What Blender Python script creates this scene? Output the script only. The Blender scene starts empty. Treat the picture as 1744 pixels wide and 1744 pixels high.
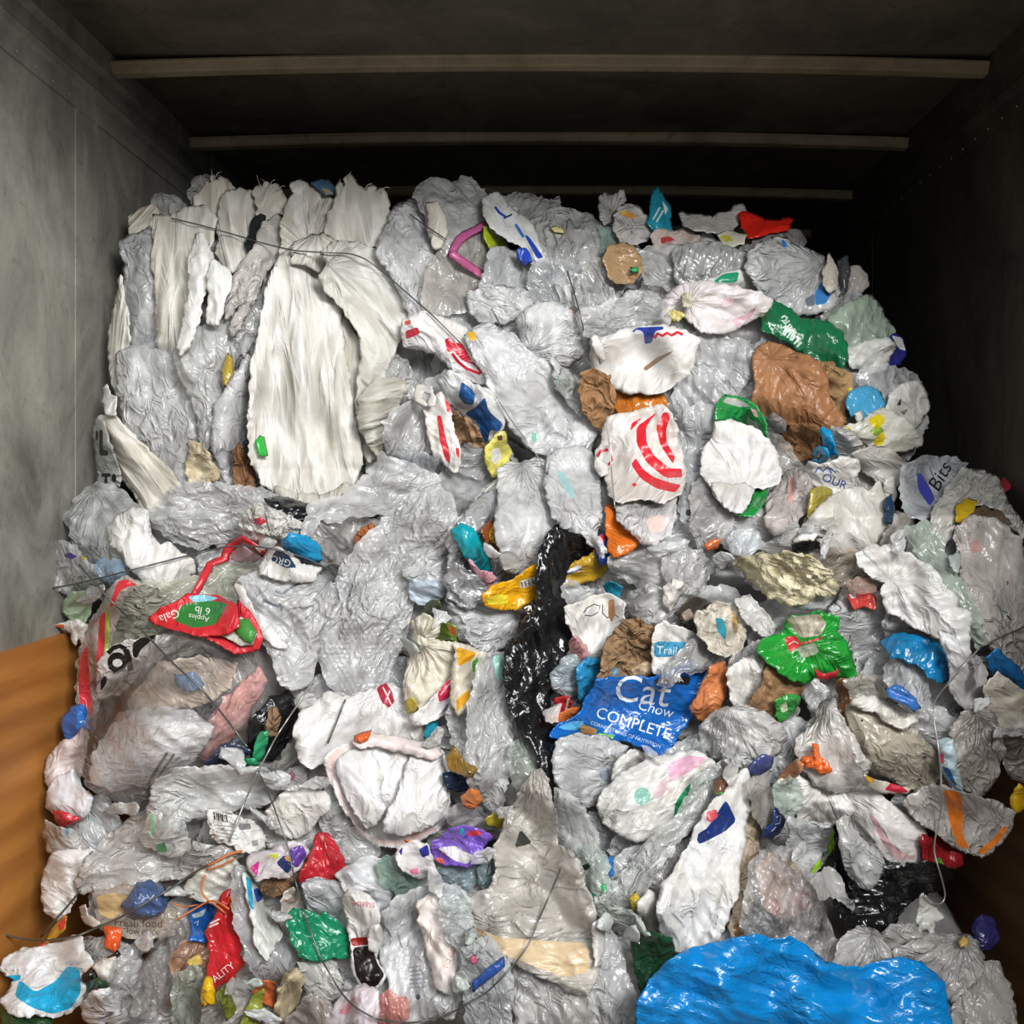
import bpy, math, random
import numpy as np
from mathutils import Vector
from mathutils.geometry import delaunay_2d_cdt

sc = bpy.context.scene
COL = sc.collection

# ------------------------------------------------------------------ camera, world, light, exposure
F = 1700.0                       # focal length in pixels of the 1744 px frame
PX, PY = 925.0, 824.0            # where the trailer's long edges converge
cam_d = bpy.data.cameras.new('camera'); cam = bpy.data.objects.new('camera', cam_d); COL.objects.link(cam)
cam_d.sensor_width = 36.0; cam_d.lens = 36.0 * F / 1744.0
cam_d.shift_x = -(PX - 872) / 1744.0; cam_d.shift_y = -(872 - PY) / 1744.0
cam_d.clip_start = 0.05
cam.location = (0, 0, 0); cam.rotation_euler = (math.radians(90), 0, 0)
sc.camera = cam

W = bpy.data.worlds.new('overcast'); sc.world = W; W.use_nodes = True
W.node_tree.nodes['Background'].inputs['Color'].default_value = (0.93, 0.97, 1.0, 1)
W.node_tree.nodes['Background'].inputs['Strength'].default_value = 0.30

def area(name, loc, target, sx, sy, power, col=(1, 1, 1)):
    d = bpy.data.lights.new(name, 'AREA'); d.shape = 'RECTANGLE'; d.size = sx; d.size_y = sy; d.energy = power; d.color = col
    o = bpy.data.objects.new(name, d); COL.objects.link(o); o.location = loc
    o.rotation_euler = (Vector(target) - Vector(loc)).to_track_quat('-Z', 'Y').to_euler()
    return o
area('daylight_through_rear_opening', (2.0, -1.9, 1.9), (-0.15, 2.6, -0.25), 1.7, 1.3, 320, (1.0, 0.985, 0.96))
area('sky_over_the_dock', (0.3, -1.6, 1.9), (0.0, 2.6, -0.4), 2.0, 1.2, 90, (0.95, 0.98, 1.0))

vs = sc.view_settings
vs.view_transform = 'Standard'; vs.look = 'None'; vs.gamma = 1.0; vs.use_curve_mapping = False
vs.exposure = 0.0
sc.cycles.use_denoising = True
sc.cycles.max_bounces = 4; sc.cycles.diffuse_bounces = 2; sc.cycles.glossy_bounces = 2; sc.cycles.adaptive_threshold = 0.03
sc.cycles.transparent_max_bounces = 10

# ------------------------------------------------------------------ small helpers
def lin(h):
    h = h.lstrip('#'); r = []
    for i in (0, 2, 4):
        c = int(h[i:i + 2], 16) / 255.0
        r.append(c / 12.92 if c <= 0.04045 else ((c + 0.055) / 1.055) ** 2.4)
    return (r[0], r[1], r[2], 1.0)

def tag(o, label=None, cat=None, group=None, kind=None):
    if label: o['label'] = label
    if cat: o['category'] = cat
    if group: o['group'] = group
    if kind: o['kind'] = kind
    return o

def mesh_obj(name, verts, faces, mat, parent=None, smooth=True):
    me = bpy.data.meshes.new(name)
    me.from_pydata([tuple(v) for v in verts], [], [tuple(f) for f in faces]); me.update()
    if smooth: me.polygons.foreach_set('use_smooth', [True] * len(me.polygons))
    me.materials.append(mat)
    o = bpy.data.objects.new(name, me); COL.objects.link(o)
    if parent: o.parent = parent
    return o

def box_geo(x0, x1, y0, y1, z0, z1, V, Fc):
    b = len(V)
    V += [(x0, y0, z0), (x1, y0, z0), (x1, y1, z0), (x0, y1, z0), (x0, y0, z1), (x1, y0, z1), (x1, y1, z1), (x0, y1, z1)]
    Fc += [tuple(b + i for i in f) for f in ((3, 2, 1, 0), (4, 5, 6, 7), (0, 1, 5, 4), (1, 2, 6, 5), (2, 3, 7, 6), (3, 0, 4, 7))]

# ------------------------------------------------------------------ materials
MATS = {}
def nt(name):
    m = bpy.data.materials.new(name); m.use_nodes = True; t = m.node_tree; t.nodes.clear()
    return m, t
def N(t, kind, **kw):
    n = t.nodes.new(kind)
    for k, v in kw.items():
        if k.startswith('i_'):
            n.inputs[k[2:].replace('_', ' ')].default_value = v
        else: setattr(n, k, v)
    return n
def noise(t, scale, detail=3.0, rough=0.5, dist=0.0, vec=None):
    n = N(t, 'ShaderNodeTexNoise'); n.inputs['Scale'].default_value = scale; n.inputs['Detail'].default_value = detail
    n.inputs['Roughness'].default_value = rough; n.inputs['Distortion'].default_value = dist
    if vec: t.links.new(vec, n.inputs['Vector'])
    return n
def ramp(t, src, a, b, c0, c1):
    r = N(t, 'ShaderNodeValToRGB'); e = r.color_ramp.elements
    e[0].position = a; e[1].position = b; e[0].color = c0; e[1].color = c1
    t.links.new(src, r.inputs[0]); return r
def crinkle(t, strength, dist, s1, st=0.5):
    """fine creases of thin plastic, running along each piece's own folds (its UV map)"""
    uv = N(t, 'ShaderNodeUVMap'); mp = N(t, 'ShaderNodeMapping'); mp.inputs['Scale'].default_value = (1, st, 1)
    t.links.new(uv.outputs[0], mp.inputs[0])
    n = N(t, 'ShaderNodeTexNoise'); n.noise_type = 'RIDGED_MULTIFRACTAL'; n.noise_dimensions = '2D'
    n.inputs['Scale'].default_value = s1; n.inputs['Detail'].default_value = 3.0; n.inputs['Roughness'].default_value = 0.55
    n.inputs['Offset'].default_value = 0.9; n.inputs['Gain'].default_value = 2.0; n.inputs['Distortion'].default_value = 0.5
    t.links.new(mp.outputs[0], n.inputs['Vector'])
    b = N(t, 'ShaderNodeBump'); b.inputs['Strength'].default_value = strength; b.inputs['Distance'].default_value = dist
    n2 = noise(t, 5.0, 1.0, 0.5, 0.0, uv.outputs[0])
    mr = N(t, 'ShaderNodeMapRange'); mr.inputs['From Min'].default_value = 0.36; mr.inputs['From Max'].default_value = 0.66
    mr.inputs['To Min'].default_value = 0.2; mr.inputs['To Max'].default_value = 1.15; t.links.new(n2.outputs['Fac'], mr.inputs['Value'])
    mm = N(t, 'ShaderNodeMath', operation='MULTIPLY'); t.links.new(n.outputs['Fac'], mm.inputs[0]); t.links.new(mr.outputs[0], mm.inputs[1])
    t.links.new(mm.outputs[0], b.inputs['Height'])
    b['n'] = n.name
    return b

#            rough spec coat bump  dist    s1  dirt fold_shade
OPAQUE = {
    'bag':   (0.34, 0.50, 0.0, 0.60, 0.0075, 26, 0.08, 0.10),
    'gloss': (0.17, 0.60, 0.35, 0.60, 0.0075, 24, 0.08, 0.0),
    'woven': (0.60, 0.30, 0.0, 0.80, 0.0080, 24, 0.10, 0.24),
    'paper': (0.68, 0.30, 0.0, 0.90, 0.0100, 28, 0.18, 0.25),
    'sheen': (0.16, 0.60, 0.30, 0.55, 0.0035, 46, 0.04, 0.0),
    'print': (0.32, 0.50, 0.0, 0.45, 0.0070, 26, 0.05, 0.0),
}
#         opacity, gloss roughness
FILM = {'film': (0.60, 0.12), 'haze': (0.84, 0.20), 'bubble': (0.62, 0.12), 'clear': (0.12, 0.07), 'glitter': (0.30, 0.07)}
def mat(style, col):
    key = (style, col)
    if key in MATS: return MATS[key]
    m, t = nt(style + '_' + col.lstrip('#')); L = t.links
    out = N(t, 'ShaderNodeOutputMaterial'); tc = N(t, 'ShaderNodeTexCoord'); co = tc.outputs['Object']
    c = lin(col); c = tuple(v * (1 - 0.16 * v) for v in c[:3]) + (1,)
    if style in OPAQUE:
        r, sp, coat, bs, bd, s1, dirt, fold_dirt = OPAQUE[style]
        p = N(t, 'ShaderNodeBsdfPrincipled')
        p.inputs['Roughness'].default_value = r; p.inputs['Specular IOR Level'].default_value = sp
        p.inputs['Coat Weight'].default_value = coat; p.inputs['Coat Roughness'].default_value = 0.12
        um = N(t, 'ShaderNodeUVMap'); ump = N(t, 'ShaderNodeMapping'); ump.inputs['Scale'].default_value = (1, 0.22 if style == 'woven' else 0.6, 1); L.new(um.outputs[0], ump.inputs[0])
        n = noise(t, 14.0, 4.0, 0.66, 0.4, ump.outputs[0])
        dk = tuple(c[i] * (1 - dirt * 2.0) * (1.0, 0.97, 0.90)[i] for i in range(3)) + (1,)
        rp = ramp(t, n.outputs['Fac'], 0.34, 0.60, dk, c)
        b = crinkle(t, bs, bd, s1, {'woven': 0.2, 'bag': 0.55, 'gloss': 0.75, 'sheen': 0.6, 'paper': 0.8, 'print': 0.6}[style]); cr = t.nodes[b['n']]
        if fold_dirt:        # pleat shade put into the colour, darker along the creases
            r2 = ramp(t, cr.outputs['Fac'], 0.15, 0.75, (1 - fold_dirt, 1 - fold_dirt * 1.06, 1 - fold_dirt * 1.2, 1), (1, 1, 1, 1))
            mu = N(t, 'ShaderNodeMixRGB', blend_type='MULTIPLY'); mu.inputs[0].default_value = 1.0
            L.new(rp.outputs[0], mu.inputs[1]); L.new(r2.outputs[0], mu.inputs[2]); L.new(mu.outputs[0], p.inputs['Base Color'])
        else: L.new(rp.outputs[0], p.inputs['Base Color'])
        L.new(b.outputs[0], p.inputs['Normal']); L.new(p.outputs[0], out.inputs[0])
    elif style == 'foil':
        p = N(t, 'ShaderNodeBsdfPrincipled'); p.inputs['Base Color'].default_value = c
        p.inputs['Metallic'].default_value = 0.45; p.inputs['Roughness'].default_value = 0.25
        b = crinkle(t, 0.9, 0.010, 26); L.new(b.outputs[0], p.inputs['Normal']); L.new(p.outputs[0], out.inputs[0])
    elif style in FILM:
        al, rg = FILM[style]
        df = N(t, 'ShaderNodeBsdfDiffuse'); tl = N(t, 'ShaderNodeBsdfTranslucent'); tr = N(t, 'ShaderNodeBsdfTransparent'); gl = N(t, 'ShaderNodeBsdfGlossy')
        wh = 0.62 if style in ('film', 'bubble', 'glitter') else (0.44 if style == 'haze' else 0.1)
        wh *= max(0.25, 1 - 2.2 * (1 - min(c[:3]) / max(c[:3])))
        c = tuple(c[i] * (1 - wh) + 0.92 * wh for i in range(3)) + (1,)
        df.inputs['Color'].default_value = c; tl.inputs['Color'].default_value = c
        tint = tuple(0.55 + 0.45 * (c[i] / max(c[:3])) for i in range(3)) + (1,)
        tr.inputs['Color'].default_value = tint
        gl.inputs['Roughness'].default_value = rg; gl.inputs['Color'].default_value = (1, 1, 1, 1)
        m1 = N(t, 'ShaderNodeMixShader'); m1.inputs[0].default_value = 0.22; L.new(df.outputs[0], m1.inputs[1]); L.new(tl.outputs[0], m1.inputs[2])
        n = noise(t, 14.0, 2.0, 0.6, 0.5, co)
        mr = N(t, 'ShaderNodeMapRange'); mr.inputs['From Min'].default_value = 0.3; mr.inputs['From Max'].default_value = 0.7
        mr.inputs['To Min'].default_value = max(0.04, al - 0.26); mr.inputs['To Max'].default_value = min(1, al + (0.08 if style == 'clear' else 0.22)); L.new(n.outputs['Fac'], mr.inputs['Value'])
        m2 = N(t, 'ShaderNodeMixShader'); L.new(mr.outputs[0], m2.inputs[0]); L.new(tr.outputs[0], m2.inputs[1]); L.new(m1.outputs[0], m2.inputs[2])
        b = crinkle(t, 0.8, 0.0075, 50 if style in ('clear', 'glitter') else 36, 0.6)
        for s in (df, gl): L.new(b.outputs[0], s.inputs['Normal'])
        lw = N(t, 'ShaderNodeFresnel'); lw.inputs['IOR'].default_value = 1.38 if style == 'clear' else 1.65; L.new(b.outputs[0], lw.inputs['Normal'])
        m3 = N(t, 'ShaderNodeMixShader'); L.new(lw.outputs[0], m3.inputs[0]); L.new(m2.outputs[0], m3.inputs[1]); L.new(gl.outputs[0], m3.inputs[2])
        L.new(m3.outputs[0], out.inputs[0])
    elif style == 'wire':
        p = N(t, 'ShaderNodeBsdfPrincipled'); p.inputs['Base Color'].default_value = c; p.inputs['Metallic'].default_value = 0.7; p.inputs['Roughness'].default_value = 0.4
        L.new(p.outputs[0], out.inputs[0])
    MATS[key] = m
    return m

def wall_mat(name, base, dark, metallic, rough, stretch=(1, 1, 1), bump=0.15):
    m, t = nt(name); L = t.links
    out = N(t, 'ShaderNodeOutputMaterial'); tc = N(t, 'ShaderNodeTexCoord'); mp = N(t, 'ShaderNodeMapping'); mp.inputs['Scale'].default_value = stretch
    L.new(tc.outputs['Object'], mp.inputs[0])
    p = N(t, 'ShaderNodeBsdfPrincipled'); p.inputs['Metallic'].default_value = metallic
    n = noise(t, 3.2, 8.0, 0.68, 0.7, mp.outputs[0]); rp = ramp(t, n.outputs['Fac'], 0.30, 0.66, lin(dark), lin(base))
    n2 = noise(t, 16.0, 5.0, 0.75, 1.5, mp.outputs[0]); r2 = ramp(t, n2.outputs['Fac'], 0.56, 0.72, (1, 1, 1, 1), (0.55, 0.54, 0.5, 1))
    mu = N(t, 'ShaderNodeMixRGB', blend_type='MULTIPLY'); mu.inputs[0].default_value = 0.8
    L.new(rp.outputs[0], mu.inputs[1]); L.new(r2.outputs[0], mu.inputs[2]); L.new(mu.outputs[0], p.inputs['Base Color'])
    rr = N(t, 'ShaderNodeMapRange'); rr.inputs['To Min'].default_value = rough - 0.12; rr.inputs['To Max'].default_value = rough + 0.15
    L.new(n2.outputs['Fac'], rr.inputs['Value']); L.new(rr.outputs[0], p.inputs['Roughness'])
    b = N(t, 'ShaderNodeBump'); b.inputs['Strength'].default_value = bump; b.inputs['Distance'].default_value = 0.01
    L.new(n.outputs['Fac'], b.inputs['Height']); L.new(b.outputs[0], p.inputs['Normal']); L.new(p.outputs[0], out.inputs[0])
    return m
def wood_mat(c0='#a4682c', c1='#b87a38', nm='plywood'):
    m, t = nt(nm); L = t.links
    out = N(t, 'ShaderNodeOutputMaterial'); tc = N(t, 'ShaderNodeTexCoord'); mp = N(t, 'ShaderNodeMapping')
    mp.inputs['Scale'].default_value = (1, 0.22, 1.6); mp.inputs['Rotation'].default_value = (0.35, 0, 0)
    L.new(tc.outputs['Object'], mp.inputs[0])
    w = N(t, 'ShaderNodeTexWave', wave_type='BANDS', bands_direction='Z'); w.inputs['Scale'].default_value = 2.4; w.inputs['Distortion'].default_value = 7.0
    w.inputs['Detail'].default_value = 3.0; w.inputs['Detail Scale'].default_value = 0.8; L.new(mp.outputs[0], w.inputs[0])
    rp = ramp(t, w.outputs['Fac'], 0.0, 0.9, lin(c0), lin(c1))
    n = noise(t, 7, 6, 0.7, 1.0, mp.outputs[0]); r2 = ramp(t, n.outputs['Fac'], 0.30, 0.55, (0.72, 0.66, 0.60, 1), (1, 1, 1, 1))
    mu = N(t, 'ShaderNodeMixRGB', blend_type='MULTIPLY'); mu.inputs[0].default_value = 0.8
    L.new(rp.outputs[0], mu.inputs[1]); L.new(r2.outputs[0], mu.inputs[2])
    # knots
    v = N(t, 'ShaderNodeTexVoronoi'); v.inputs['Scale'].default_value = 4.3; L.new(mp.outputs[0], v.inputs['Vector'])
    r3 = ramp(t, v.outputs['Distance'], 0.03, 0.09, (0.42, 0.32, 0.24, 1), (1, 1, 1, 1))
    m2 = N(t, 'ShaderNodeMixRGB', blend_type='MULTIPLY'); m2.inputs[0].default_value = 0.8; L.new(mu.outputs[0], m2.inputs[1]); L.new(r3.outputs[0], m2.inputs[2])
    p = N(t, 'ShaderNodeBsdfPrincipled'); p.inputs['Roughness'].default_value = 0.6; L.new(m2.outputs[0], p.inputs['Base Color']); L.new(p.outputs[0], out.inputs[0])
    return m

# ------------------------------------------------------------------ the trailer
XL, XR, ZC, ZF, Y0, Y1 = -1.226, 1.266, 1.186, -1.55, 1.15, 6.2
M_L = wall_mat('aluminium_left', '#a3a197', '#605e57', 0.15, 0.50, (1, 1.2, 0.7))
M_R = wall_mat('aluminium_shaded', '#4a463a', '#25221c', 0.15, 0.55, (1, 1.2, 0.7))  # same metal as the left wall, with its shade put into the colour
M_C = wall_mat('aluminium_roof', '#6c6658', '#403b31', 0.1, 0.60)
M_B = wall_mat('roof_bow', '#b0a084', '#7d705a', 0.1, 0.5)
M_F = wall_mat('trailer_floor', '#5b5046', '#39322b', 0.0, 0.8)
M_W = wood_mat(); M_WR = wood_mat('#54391f', '#644526', 'shaded_plywood')  # right panel is the same wood, darkened to carry its shade
def struct(name, V, Fc, m, parent=None, kind=True, smooth=False):
    o = mesh_obj(name, V, Fc, m, parent, smooth)
    if kind: o['kind'] = 'structure'
    return o
def slab(name, m, *b):
    V, Fc = [], []; box_geo(*b, V, Fc); return struct(name, V, Fc, m)
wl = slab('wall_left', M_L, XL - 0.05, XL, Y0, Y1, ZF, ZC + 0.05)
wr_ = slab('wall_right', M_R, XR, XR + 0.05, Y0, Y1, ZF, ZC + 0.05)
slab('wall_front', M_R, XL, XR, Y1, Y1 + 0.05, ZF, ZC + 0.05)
slab('floor', M_F, -3.5, 3.5, -3.5, Y1, ZF - 0.06, ZF)
slab('ceiling', M_C, XL, XR, Y0, Y1, ZC, ZC + 0.05)
# plywood kick panels
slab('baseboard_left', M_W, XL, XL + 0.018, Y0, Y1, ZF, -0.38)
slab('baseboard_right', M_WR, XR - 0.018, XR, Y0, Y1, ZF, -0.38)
# stepped top rails
def rail(name, side, m):
    xw = XL if side > 0 else XR
    prof = [(0, 0.985), (0.004, 0.985), (0.004, 1.040), (0.014, 1.048), (0.018, 1.064), (0.010, 1.075), (0.010, 1.118), (0.030, 1.128), (0.034, ZC), (0, ZC)]
    V, Fc = [], []; n = len(prof)
    for y in (Y0, Y1):
        V += [(xw + side * a, y, z) for a, z in prof]
    for i in range(n):
        j = (i + 1) % n; Fc.append((i, j, n + j, n + i) if side < 0 else (j, i, n + i, n + j))
    Fc += [tuple(range(n)), tuple(range(2 * n - 1, n - 1, -1))]
    return struct(name, V, Fc, m)
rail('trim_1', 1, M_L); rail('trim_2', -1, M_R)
# arched hat-section roof bows every 0.61 m
for k in range(6):
    y = 2.15 + 0.61 * k
    prof = [(-0.004, 0.0), (-0.004, -0.005), (0.0, -0.009), (0.008, -0.026), (0.012, -0.030), (0.046, -0.030), (0.050, -0.026), (0.060, -0.009), (0.08, -0.004), (0.08, 0.0)]
    V, Fc = [], []; n = len(prof); S = 24
    for s in range(S + 1):
        u = s / S * 2 - 1; x = XL + 0.02 + (XR - XL - 0.04) * s / S; sag = 0.022 * u * u
        V += [(x, y + a, ZC + 0.004 - sag + z) for a, z in prof]
    for s in range(S):
        for i in range(n - 1):
            a = s * n + i; Fc.append((a, a + 1, a + n + 1, a + n))
    Fc += [tuple(range(n)), tuple(range((S + 1) * n - 1, S * n - 1, -1))]
    struct('trim_%d' % (k + 3), V, Fc, M_B)
# panel seams and rivets on the side walls (surface pattern of each wall)
def dome(V, Fc, x, y, z, r, s):
    b = len(V); R = 8
    for lvl, (rr, h) in enumerate(((1.0, 0.0), (0.75, 0.55))):
        for k in range(R):
            a = 2 * math.pi * k / R; V.append((x + s * r * 0.6 * h, y + r * rr * math.cos(a), z + r * rr * math.sin(a)))
    V.append((x + s * r * 0.5, y, z))
    for k in range(R):
        j = (k + 1) % R; Fc.append((b + k, b + j, b + R + j, b + R + k)); Fc.append((b + R + k, b + R + j, b + 2 * R))
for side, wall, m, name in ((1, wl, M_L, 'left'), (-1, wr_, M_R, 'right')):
    x = XL if side > 0 else XR; V, Fc = [], []
    for ys in (1.395, 2.615, 3.835):
        for yy in (ys + 0.006, ys + 0.115):
            for k in range(26): dome(V, Fc, x, yy, 0.95 - 0.05 * k, 0.0042, side)
    for k in range(40): dome(V, Fc, x + side * 0.004, 1.3 + 0.085 * k, 1.006, 0.004, side)
    struct('rivet', V, Fc, mat('wire', '#b9b6ac'), wall, False, True)
    V, Fc = [], []
    for ys in (1.395, 2.615, 3.835):
        box_geo(*sorted((x, x + side * 0.0022)), ys, ys + 0.125, -0.38, 0.985, V, Fc)
    struct('seam_strip', V, Fc, m, wall, False)

# ------------------------------------------------------------------ the pile: thin-walled plastic draped one over another
ROWS = np.array([250, 320, 420, 800, 880, 1060, 1300, 1500, 1650, 1744, 1900], float)
DL = np.array([2.95, 2.85, 2.70, 2.64, 2.55, 2.50, 2.38, 2.30, 2.18, 2.10, 2.02])
DR = np.array([3.20, 3.12, 2.98, 2.76, 2.53, 2.48, 2.44, 2.42, 2.32, 2.24, 2.14])
def depth(P):
    a = np.interp(P[:, 1], ROWS, DL); b = np.interp(P[:, 1], ROWS, DR); u = np.clip(P[:, 0] / 1744.0, 0, 1)
    return a * (1 - u) + b * u
def world(P, z):
    d = depth(P) - z
    return np.stack([(P[:, 0] - PX) * d / F, d, (PY - P[:, 1]) * d / F], 1)

_rng = np.random.RandomState(7); _perm = _rng.permutation(512); _grad = _rng.uniform(0, 2 * np.pi, 512)
def perlin(x, y, seed=0):
    xi = np.floor(x).astype(int); yi = np.floor(y).astype(int); xf = x - xi; yf = y - yi
    def g(ix, iy, dx, dy):
        a = _grad[_perm[(_perm[(ix + seed * 17) & 511] + iy) & 511]]
        return np.cos(a) * dx + np.sin(a) * dy
    u = xf * xf * xf * (xf * (xf * 6 - 15) + 10); v = yf * yf * yf * (yf * (yf * 6 - 15) + 10)
    n00 = g(xi, yi, xf, yf); n10 = g(xi + 1, yi, xf - 1, yf); n01 = g(xi, yi + 1, xf, yf - 1); n11 = g(xi + 1, yi + 1, xf - 1, yf - 1)
    return ((n00 * (1 - u) + n10 * u) * (1 - v) + (n01 * (1 - u) + n11 * u) * v) * 1.5
def tri(x): return 2 * np.abs(2 * (x - np.floor(x + 0.5))) - 1

def pip(P, E):
    """even-odd test of points P against edge list E (n,4)"""
    r = np.zeros(len(P), bool)
    for s in range(0, len(P), 20000):
        x = P[s:s + 20000, 0][:, None]; y = P[s:s + 20000, 1][:, None]
        c = (E[:, 1] > y) != (E[:, 3] > y)
        xs = E[:, 0] + (y - E[:, 1]) * (E[:, 2] - E[:, 0]) / np.where(E[:, 3] == E[:, 1], 1e-9, E[:, 3] - E[:, 1])
        r[s:s + 20000] = (np.sum(c & (x < xs), 1) % 2) == 1
    return r
def edist(P, E):
    r = np.empty(len(P)); a = E[:, :2]; d = E[:, 2:] - a; L2 = np.maximum((d * d).sum(1), 1e-9)
    for s in range(0, len(P), 8000):
        p = P[s:s + 8000][:, None, :] - a[None]
        t = np.clip((p * d).sum(2) / L2, 0, 1)
        q = p - t[..., None] * d
        r[s:s + 8000] = np.sqrt((q * q).sum(2).min(1))
    return r
def edges_of(loop): return np.concatenate([loop, np.roll(loop, -1, 0)], 1)
def parse(s): return np.array([[float(v) for v in p.split(',')] for p in s.split()])
def chaikin(p, n=1):
    for _ in range(n):
        q = np.roll(p, -1, 0); p = np.stack([p * 0.87 + q * 0.13, p * 0.13 + q * 0.87], 1).reshape(-1, 2)
    return p
def resample(p, h):
    out = []
    for a, b in zip(p, np.roll(p, -1, 0)):
        n = max(1, int(round(np.hypot(*(b - a)) / h)))
        for k in range(n): out.append(a + (b - a) * k / n)
    return np.array(out)
def stroke(pts, w):
    p = np.asarray(pts, float); t = np.gradient(p, axis=0); t /= np.maximum(np.hypot(t[:, 0], t[:, 1]), 1e-6)[:, None]
    n = np.stack([-t[:, 1], t[:, 0]], 1) * w / 2
    return np.concatenate([p + n, (p - n)[::-1]])
_TX = {}
def glyphs(s):
    if s not in _TX:
        cu = bpy.data.curves.new('t', 'FONT'); cu.body = s; cu.fill_mode = 'NONE'; cu.resolution_u = 3
        o = bpy.data.objects.new('t', cu); COL.objects.link(o)
        dg = bpy.context.evaluated_depsgraph_get(); ev = o.evaluated_get(dg); me = ev.to_mesh()
        co = [(v.co.x, v.co.y) for v in me.vertices]; adj = {}
        for e in me.edges:
            a, b = e.vertices; adj.setdefault(a, []).append(b); adj.setdefault(b, []).append(a)
        ev.to_mesh_clear(); bpy.data.objects.remove(o); bpy.data.curves.remove(cu)
        seen, loops = set(), []
        for s0 in adj:
            if s0 in seen: continue
            lp, cur = [], s0
            while cur is not None and cur not in seen:
                seen.add(cur); lp.append(co[cur]); cur = next((k for k in adj[cur] if k not in seen), None)
            if len(lp) > 2: loops.append(np.array(lp))
        _TX[s] = loops
    return _TX[s]
def spec_loops(sp, h):
    """a print's outline: 'x,y x,y ..' | 'E:cx,cy,rx,ry' | 'S:w:x,y ..' | ('text', x, y, size, rot, shear)"""
    if isinstance(sp, tuple):
        s, x, y, size, rot = sp[:5]; sh = sp[5] if len(sp) > 5 else 0.0; a = math.radians(rot); r = []
        for lp in glyphs(s):
            q = lp * size; q = np.stack([q[:, 0] + sh * q[:, 1], -q[:, 1]], 1)
            r.append(np.stack([x + q[:, 0] * math.cos(a) - q[:, 1] * math.sin(a), y + q[:, 0] * math.sin(a) + q[:, 1] * math.cos(a)], 1))
        return r
    if '|' in sp: return [l for s in sp.split('|') for l in spec_loops(s.strip(), h)]
    if sp.startswith('E:'):
        cx, cy, rx, ry = [float(v) for v in sp[2:].split(',')]; n = max(10, int(2 * math.pi * max(rx, ry) / h))
        return [np.array([[cx + rx * math.cos(2 * math.pi * k / n), cy + ry * math.sin(2 * math.pi * k / n)] for k in range(n)])]
    if sp.startswith('S:'):
        _, w, s = sp.split(':'); return [resample(stroke(parse(s), float(w)), h)]
    if '|' in sp: return [l for s in sp.split('|') for l in spec_loops(s.strip(), h)]
    return [resample(chaikin(parse(sp)), h)]

# height already piled up at each place, in metres in front of the bale face (4 px cells)
GS = 4.0; GX0, GY0 = -80.0, 240.0; GW, GH = 478, 420
HG = np.zeros((GH, GW)); HG[:] = -0.03
def smooth_base(x0, x1, y0, y1, r):
    i0 = max(0, int((x0 - GX0) / GS) - 12); i1 = min(GW, int((x1 - GX0) / GS) + 13)
    j0 = max(0, int((y0 - GY0) / GS) - 12); j1 = min(GH, int((y1 - GY0) / GS) + 13)
    g = HG[j0:j1, i0:i1].copy(); g0 = g.copy()
    def shift(a, k, ax):
        b = np.roll(a, k, ax); sl = [slice(None)] * 2
        if k > 0: sl[ax] = slice(0, k); src = [slice(None)] * 2; src[ax] = slice(k, k + 1)
        else: sl[ax] = slice(k, None); src = [slice(None)] * 2; src[ax] = slice(k - 1, k)
        b[tuple(sl)] = b[tuple(src)]; return b
    for ax in (0, 1):
        m = g.copy()
        for k in range(1, r + 1): m = np.maximum(m, np.maximum(shift(g, k, ax), shift(g, -k, ax)))
        g = m
    for _ in range(2):
        for ax in (0, 1):
            s = g.copy(); h = (r + 1) // 2 + (_ == 0)
            for k in range(1, h + 1): s = s + shift(g, k, ax) + shift(g, -k, ax)
            g = s / (2 * h + 1)
    g = np.maximum(g, g0)
    return g, GX0 + i0 * GS, GY0 + j0 * GS
def bil(g, x0, y0, P):
    u = np.clip((P[:, 0] - x0) / GS, 0, g.shape[1] - 1.001); v = np.clip((P[:, 1] - y0) / GS, 0, g.shape[0] - 1.001)
    i = u.astype(int); j = v.astype(int); a = u - i; b = v - j
    return (g[j, i] * (1 - a) + g[j, i + 1] * a) * (1 - b) + (g[j + 1, i] * (1 - a) + g[j + 1, i + 1] * a) * b

# style: amp, freq (per metre), anisotropy, puff (share of the half-width), edge raggedness px
SHAPE = {
    'bag':   (0.0085, 9.0, 1.8, 0.34, 1.2), 'gloss': (0.0075, 9.0, 1.8, 0.30, 1.1), 'woven': (0.0085, 11.0, 6.0, 0.34, 1.3),
    'paper': (0.0090, 13.0, 1.2, 0.30, 1.6), 'film': (0.0100, 9.0, 2.4, 0.24, 1.8), 'haze': (0.0085, 9.0, 2.2, 0.32, 1.3),
    'print': (0.0040, 9.0, 1.6, 0.12, 0.6), 'sheen': (0.0090, 5.0, 1.6, 0.34, 0.8),
    'foil':  (0.0090, 13.0, 1.3, 0.25, 1.5), 'bubble': (0.0070, 7.0, 2.0, 0.22, 1.4), 'clear': (0.0080, 8.0, 2.2, 0.35, 1.1), 'glitter': (0.0090, 10.0, 2.0, 0.30, 1.2),
}
COUNT = [0]
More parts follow.
